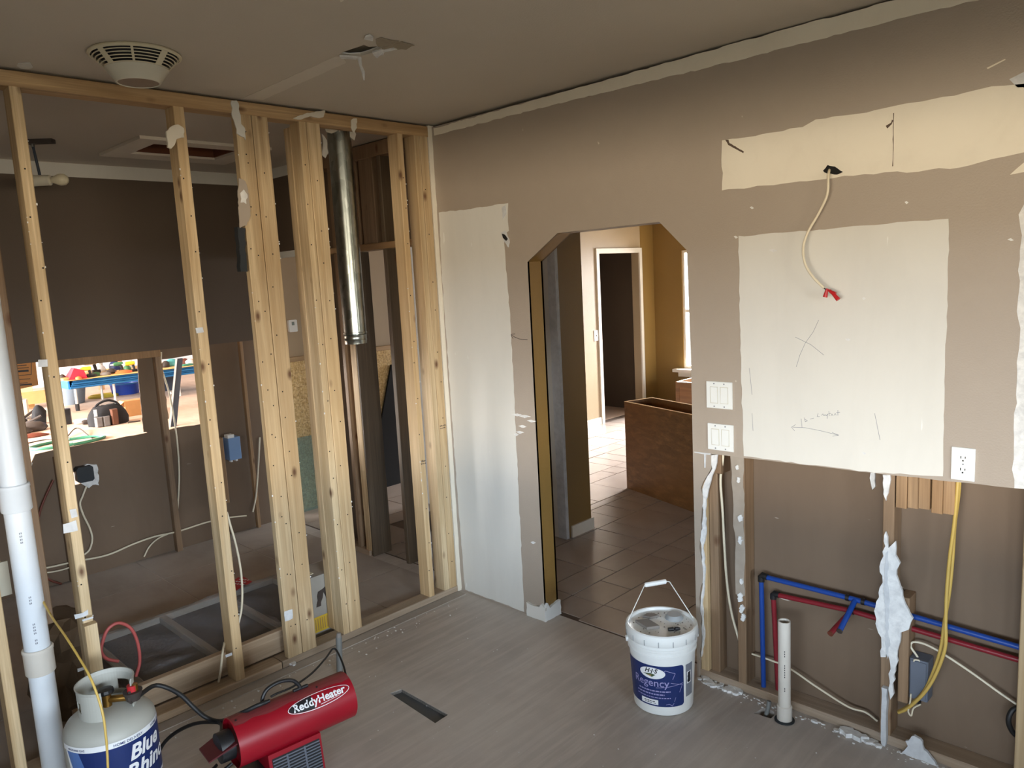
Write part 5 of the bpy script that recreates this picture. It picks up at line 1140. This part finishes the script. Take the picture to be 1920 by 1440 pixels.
for k, (px, py, sx, sy, sz, mat, x, lab) in enumerate([
    (168, 697, .16, .22, .06, 'tool_dark', -11.05, 'dark tool pouch in front of the white boxes'), (180, 695, .14, .16, .07, 'tool_green', -11.1, 'grey green tool lump in the table middle'),
    (197, 694, .14, .2, .06, 'grey_scrap', -11.05, 'grey flat tool near the table front'), (209, 692, .14, .18, .09, 'tool_dark', -11.2, 'dark tool left of the green drill'),
    (232, 695, .16, .3, .06, 'tool_orange', -11.0, 'orange cloth bundle on the table front'), (122, 700, .16, .2, .05, 'label_tan', -11.0, 'brown tool belt on the table corner'),
    (115, 697, .12, .12, .10, 'tool_dark', -11.1, 'dark bottle at the near table corner'), (188, 690, .2, .2, .12, 'far_wall', -11.9, 'pale grey box at the table rear'),
    (215, 683, .2, .22, .18, 'label_navy', -11.9, 'dark purple pack at the table rear'), (238, 687, .12, .14, .10, 'tool_green', -11.5, 'green spray can group at the table rear'),
    (146, 699, .08, .10, .05, 'tool_orange', -10.90, 'small orange tool by the yellow drill'), (311, 687, .16, .16, .12, 'tool_dark', -11.2, 'black tool right of the middle stud on the table'),
    (322, 686, .24, .3, .14, 'tool_teal', -11.3, 'teal bag on the right part of the table'), (347, 683, .14, .16, .12, 'brown_cable', -11.3, 'dark red can on the right part of the table'),
    (356, 684, .12, .16, .10, 'tool_white', -11.2, 'white bottle at the right end of the table'), (352, 689, .14, .3, .04, 'hose_green', -11.0, 'green flat tool at the right end of the table')]):
    blob('tool_item', tt(px, py, x), sx, sy, sz, mat, lab, 'tool', 500+k)
for px, x, h, lab in ((186, -12.0, .26, 'tall white bottle at the table rear by the stud'), (242, -12.0, .22, 'white canister behind the yellow drill')):
    c = tt(px, 690, x); solo('bottle', MB().lathe([(0, 0), (.07, 0), (.07, h*.7), (.03, h*.85), (.03, h), (0, h)], c, 16), 'tool_white', lab, 'bottle', tuple(c), None, 40)
# background studs by the far wall
for y in (2.35, 2.75, 3.55): struct('wall_post', MB().box(-13.9, -13.8, y, y+.09, 0, H), 'rough_wood')
# on the living room floor
c = lv0(138, 761); cc = Vector((-12.2, c.y+.05, 0))
gb = thing('trash_bin', 'grey round plastic bin under the blue work table', 'bin', tuple(cc))
obj('bin_body', MB().lathe([(0, .0), (.26, .0), (.31, .36), (.29, .36), (.25, .03)], cc, 32), 'bin_grey', gb, 40)
obj('bin_rim', MB().lathe([(.31, .34), (.325, .345), (.325, .37), (.30, .37)], cc, 32), 'bin_grey', gb, 40)
c = lv0(236, 738); c.x += .0
bb = thing('blue_bucket', 'blue plastic bucket on the far floor behind the table legs', 'bucket', tuple(c))
obj('bucket_body', MB().lathe([(0, 0), (.24, 0), (.27, .22), (.25, .22), (.22, .02)], c, 28), 'bucket_blue', bb, 40)
obj('bucket_rim', MB().lathe([(.27, .2), (.285, .205), (.285, .225), (.26, .23)], c, 28), 'bright_blue', bb, 40)
# tool bag
c = (lv0(168, 800)+lv0(240, 790))/2
tg = thing('tool_bag', 'open black and grey tool bag on the living room floor', 'bag', tuple(c))
mb = MB(); n = 20; vs = []; R = random.Random(17)
for z, r in ((0, 1), (.10, 1.05), (.19, .95), (.26, .75), (.29, .4)):
    for k in range(n):
        a = 2*PI*k/n; rr = r*(1+R.uniform(-.06, .06)); vs.append((c.x+.17*rr*math.cos(a), c.y+.27*rr*math.copysign(abs(math.sin(a))**.7, math.sin(a)), z+(R.uniform(-.02, .02) if z else 0)))
mb.add(vs, [(j*n+k, j*n+(k+1) % n, (j+1)*n+(k+1) % n, (j+1)*n+k) for j in range(4) for k in range(n)] + [tuple(range(n-1, -1, -1)), tuple(4*n+k for k in range(n))])
obj('bag_body', mb, 'black_cloth', tg, 50)
for dy, mat in ((-.19, 'bag_grey'), (-.09, 'bag_grey'), (.03, 'bag_brown')): obj('bag_pocket', MB().bar(c.x+.12, c.x+.215, c.y+dy-.045, c.y+dy+.05, .01, .15 if mat == 'bag_grey' else .24, 2, .015), mat, tg)
obj('bag_handle', MB().tube(sm([(c.x, c.y-.20, .22), (c.x, c.y-.12, .32), (c.x, c.y+.02, .36), (c.x, c.y+.14, .31), (c.x, c.y+.20, .22)]), .018, 8), 'black_cloth', tg, 60)
obj('bag_tag', MB().box(c.x+.19, c.x+.20, c.y-.245, c.y-.205, .17, .27), 'tool_white', tg)
c = (lv0(240, 782)+lv0(268, 777))/2
bxo = thing('cardboard_box', 'open brown cardboard box right of the tool bag', 'box', tuple(c))
obj('box_body', MB().bar(c.x-.2, c.x, c.y-.14, c.y+.30, 0, .25, 2, .004), 'cardboard', bxo)
obj('box_flap', MB().add([(c.x-.2, c.y-.14, .25), (c.x, c.y-.14, .25), (c.x, c.y-.24, .18), (c.x-.2, c.y-.24, .18), (c.x-.2, c.y-.145, .25), (c.x, c.y-.145, .25), (c.x, c.y-.245, .178), (c.x-.2, c.y-.245, .178)], [(0, 1, 2, 3), (7, 6, 5, 4), (0, 4, 5, 1), (1, 5, 6, 2), (2, 6, 7, 3), (3, 7, 4, 0)]), 'cardboard_light', bxo)
c = lv0(148, 800)
for k, (px, py, mat, lab, cat) in enumerate([(152, 795, 'tool_white', 'white paint tube beside the black tool bag', 'tube'), (167, 796, 'tool_dark', 'dark roll between the white tube and the tool bag', 'roll'), (222+30, 796, 'tool_dark', 'small dark pliers on the floor before the cardboard box', 'tool')]):
    q = lv0(px, py); solo('floor_item', MB().tube([q+Vector((0, -.09, .04)), q+Vector((0, -.06, .045)), q+Vector((0, .09, .04))], [.03, .04, .035] if k < 2 else [.008, .012, .01], 10), mat, lab, cat, tuple(q), None, 40)
c = lv0(127, 796); solo('black_case', MB().bar(c.x-.12, c.x, c.y-.16, c.y+.07, 0, .24, 2, .02), 'black_plastic', 'black upright tool case at the foot of the blue table', 'tool case', tuple(c))
# dark tool pile at the left
for k, (px, py, sx, sy, sz, mat, lab) in enumerate([(36, 815, .3, .35, .12, 'tool_dark', 'dark tool heap beside the white pipe on the far floor'), (62, 808, .3, .4, .14, 'tool_dark', 'dark tool heap right of the first heap on the far floor'), (75, 795, .2, .22, .30, 'black_cloth', 'upright black tool bundle behind the left stud'), (60, 820, .15, .4, .06, 'brown_cable', 'low reddish tool tray on the far floor'), (40, 800, .2, .2, .16, 'tool_dark', 'dark tool heap before the white appliance')]):
    blob('tool_heap', lv0(px, py), sx, sy, sz, mat, lab, 'tools', 540+k)
for k, (a, b_) in enumerate([((26, 800), (70, 786)), ((30, 806), (80, 800)), ((45, 790), (75, 796))]):
    qa, qb = lv0(*a)+Vector((0, 0, .022)), lv0(*b_)+Vector((0, 0, .17)); solo('long_tool', MB().tube([qa, qb], .02, 8), 'tool_dark', ['long dark bar across the tool heaps, rear', 'long dark bar across the tool heaps, front', 'short dark bar behind the tool heaps'][k], 'tool', tuple(qa))
c = lv0(36, 790)
wa = thing('white_appliance', 'white rounded plastic housing on the far floor beside the left pipe', 'appliance', tuple(c))
obj('housing', MB().bar(c.x-.35, c.x, c.y-.22, c.y+.10, 0, .40, 2, .05), 'tool_white', wa)
obj('housing_trim', MB().bar(c.x-.30, c.x+.02, c.y+.05, c.y+.16, 0, .34, 2, .03), 'offwhite_plastic', wa)
c = lv0(40, 768)
ob = thing('cardboard_box', 'large orange brown cardboard box behind the white appliance', 'box', tuple(c))
obj('box_body', MB().bar(c.x-.3, c.x, c.y-.5, c.y+.22, 0, .48, 2, .005), 'cardboard_light', ob)
obj('box_flap', MB().add([(c.x, c.y-.5, .30), (c.x, c.y+.42, .30), (c.x+.25, c.y+.42, .10), (c.x+.25, c.y-.5, .10), (c.x, c.y-.5, .296), (c.x, c.y+.42, .296), (c.x+.25, c.y+.42, .096), (c.x+.25, c.y-.5, .096)], [(0, 1, 2, 3), (7, 6, 5, 4), (0, 4, 5, 1), (1, 5, 6, 2), (2, 6, 7, 3), (3, 7, 4, 0)]), 'cardboard', ob)
# printed brown board standing in the opening's left end
qa = [bx(-2.40, 6, 678), bx(-2.40, 66, 672), bx(-2.40, 72, 722), bx(-2.40, 12, 735)]
pb = thing('printed_carton', 'brown carton panel with black printing behind the left end of the opening', 'box', (-2.45, -1.7, 1.2))
obj('panel', MB().prism(qa, 0, -2.48, -2.40), 'cardboard', pb)
mb = MB(); R = random.Random(8)
def pq(px, py): q = fx(-2.3985, px, py); return q
for a, b_, y0, w in ((18, 58, 682, 1.2), (18, 58, 706, 1.2), (28, 50, 687, 1.5), (26, 54, 692, 1.5), (25, 54, 699, 4), (27, 57, 713, 1.3), (30, 52, 720, 1.3), (30, 60, 724, 3)):
    q0, q1 = pq(a, y0), pq(b_, y0-(b_-a)*.08); h = w*.0016*2
    mb.add([q0, q1, q1+Vector((0, 0, h)), q0+Vector((0, 0, h))], [(0, 1, 2, 3)])
for x in (18, 58):
    q0, q1 = pq(x, 682-(x-18)*.08), pq(x, 706-(x-18)*.08); mb.add([q0, q1, q1+Vector((0, .004, 0)), q0+Vector((0, .004, 0))], [(0, 1, 2, 3)])
obj('print', mb, 'label_black', pb)
# hoses, cords and tube on the far floor
def ring(px, py, rx, ry, n=26, turns=2, seed=1):
    c = lv0(px, py); R = random.Random(seed); P = []
    for k in range(n*turns+1):
        a = 2*PI*k/n; P.append(c+Vector((ry*math.cos(a)*(1+.1*R.random()), rx*math.sin(a)*(1+.1*R.random()), .012+.006*(k//n))))
    return P
P = ring(128, 832, .42, .22, 20, 3, 5); solo('garden_hose', MB().tube(P, .014, 6), 'hose_green', 'green hose coiled on the living room floor before the opening', 'hose', tuple(P[0]), None, 60)
P = sm([lv0(125, 822)+Vector((0, 0, .012)), lv0(140, 811)+Vector((0, 0, .05)), lv0(150, 810)+Vector((0, 0, .05)), lv0(165, 817)+Vector((0, 0, .012)), lv0(178, 828)+Vector((0, 0, .012))]); solo('electric_cord', MB().tube(P, .008, 6), 'tool_dark', 'thin dark cord arched on the living room floor', 'cord', tuple(P[0]), None, 60)
P = sm([lv0(28, 838)+Vector((0, 0, .012)), lv0(55, 832)+Vector((0, 0, .012)), lv0(85, 826)+Vector((0, 0, .012)), lv0(100, 826)+Vector((0, 0, .012))]); solo('electric_cord', MB().tube(P, .008, 6), 'tool_dark', 'thin dark cord beside the green hose', 'cord', tuple(P[0]), None, 60)
P = ring(196, 744, .24, .16, 18, 3, 9); solo('yellow_coil', MB().tube(P, .03, 6), 'cord_yellow', 'yellow cord coiled under the blue table', 'cord', tuple(P[0]), None, 60)
a, b_ = lv0(326, 800), fx(-8.6, 338, 672)
lvl = solo('level_bar', MB().add([a+Vector((0, d, 0)) for d in (-.05, .04)] + [b_+Vector((0, d, 0)) for d in (.04, -.05)] + [a+Vector((-.05, d, 0)) for d in (-.05, .04)] + [b_+Vector((-.05, d, 0)) for d in (.04, -.05)], [(0, 1, 2, 3), (7, 6, 5, 4), (0, 4, 5, 1), (1, 5, 6, 2), (2, 6, 7, 3), (3, 7, 4, 0)]), 'level_dark', 'dark blue metal bar standing upright in the living room opening', 'bar', tuple(a))
a2, b2 = a+Vector((.01, -.05, 0)), b_+Vector((.01, -.05, 0))
obj('bar_edge', MB().add([a2, a2+Vector((0, -.03, 0)), b2+Vector((0, -.03, 0)), b2], [(0, 1, 2, 3)]), 'tool_white', lvl)
c = lv0(320, 740); bc = thing('speaker_case', 'dark grey case on legs right of the middle stud', 'case', tuple(c))
obj('case_body', MB().bar(c.x-.2, c.x, c.y-.25, c.y+.12, .08, .36, 2, .03), 'level_dark', bc)
obj('leg', MB().tube([(c.x-.1, c.y-.15, 0), (c.x-.1, c.y-.15, .09)], .02, 6), 'steel_leg', bc); obj('leg', MB().tube([(c.x-.1, c.y+.05, 0), (c.x-.1, c.y+.05, .09)], .02, 6), 'steel_leg', bc)
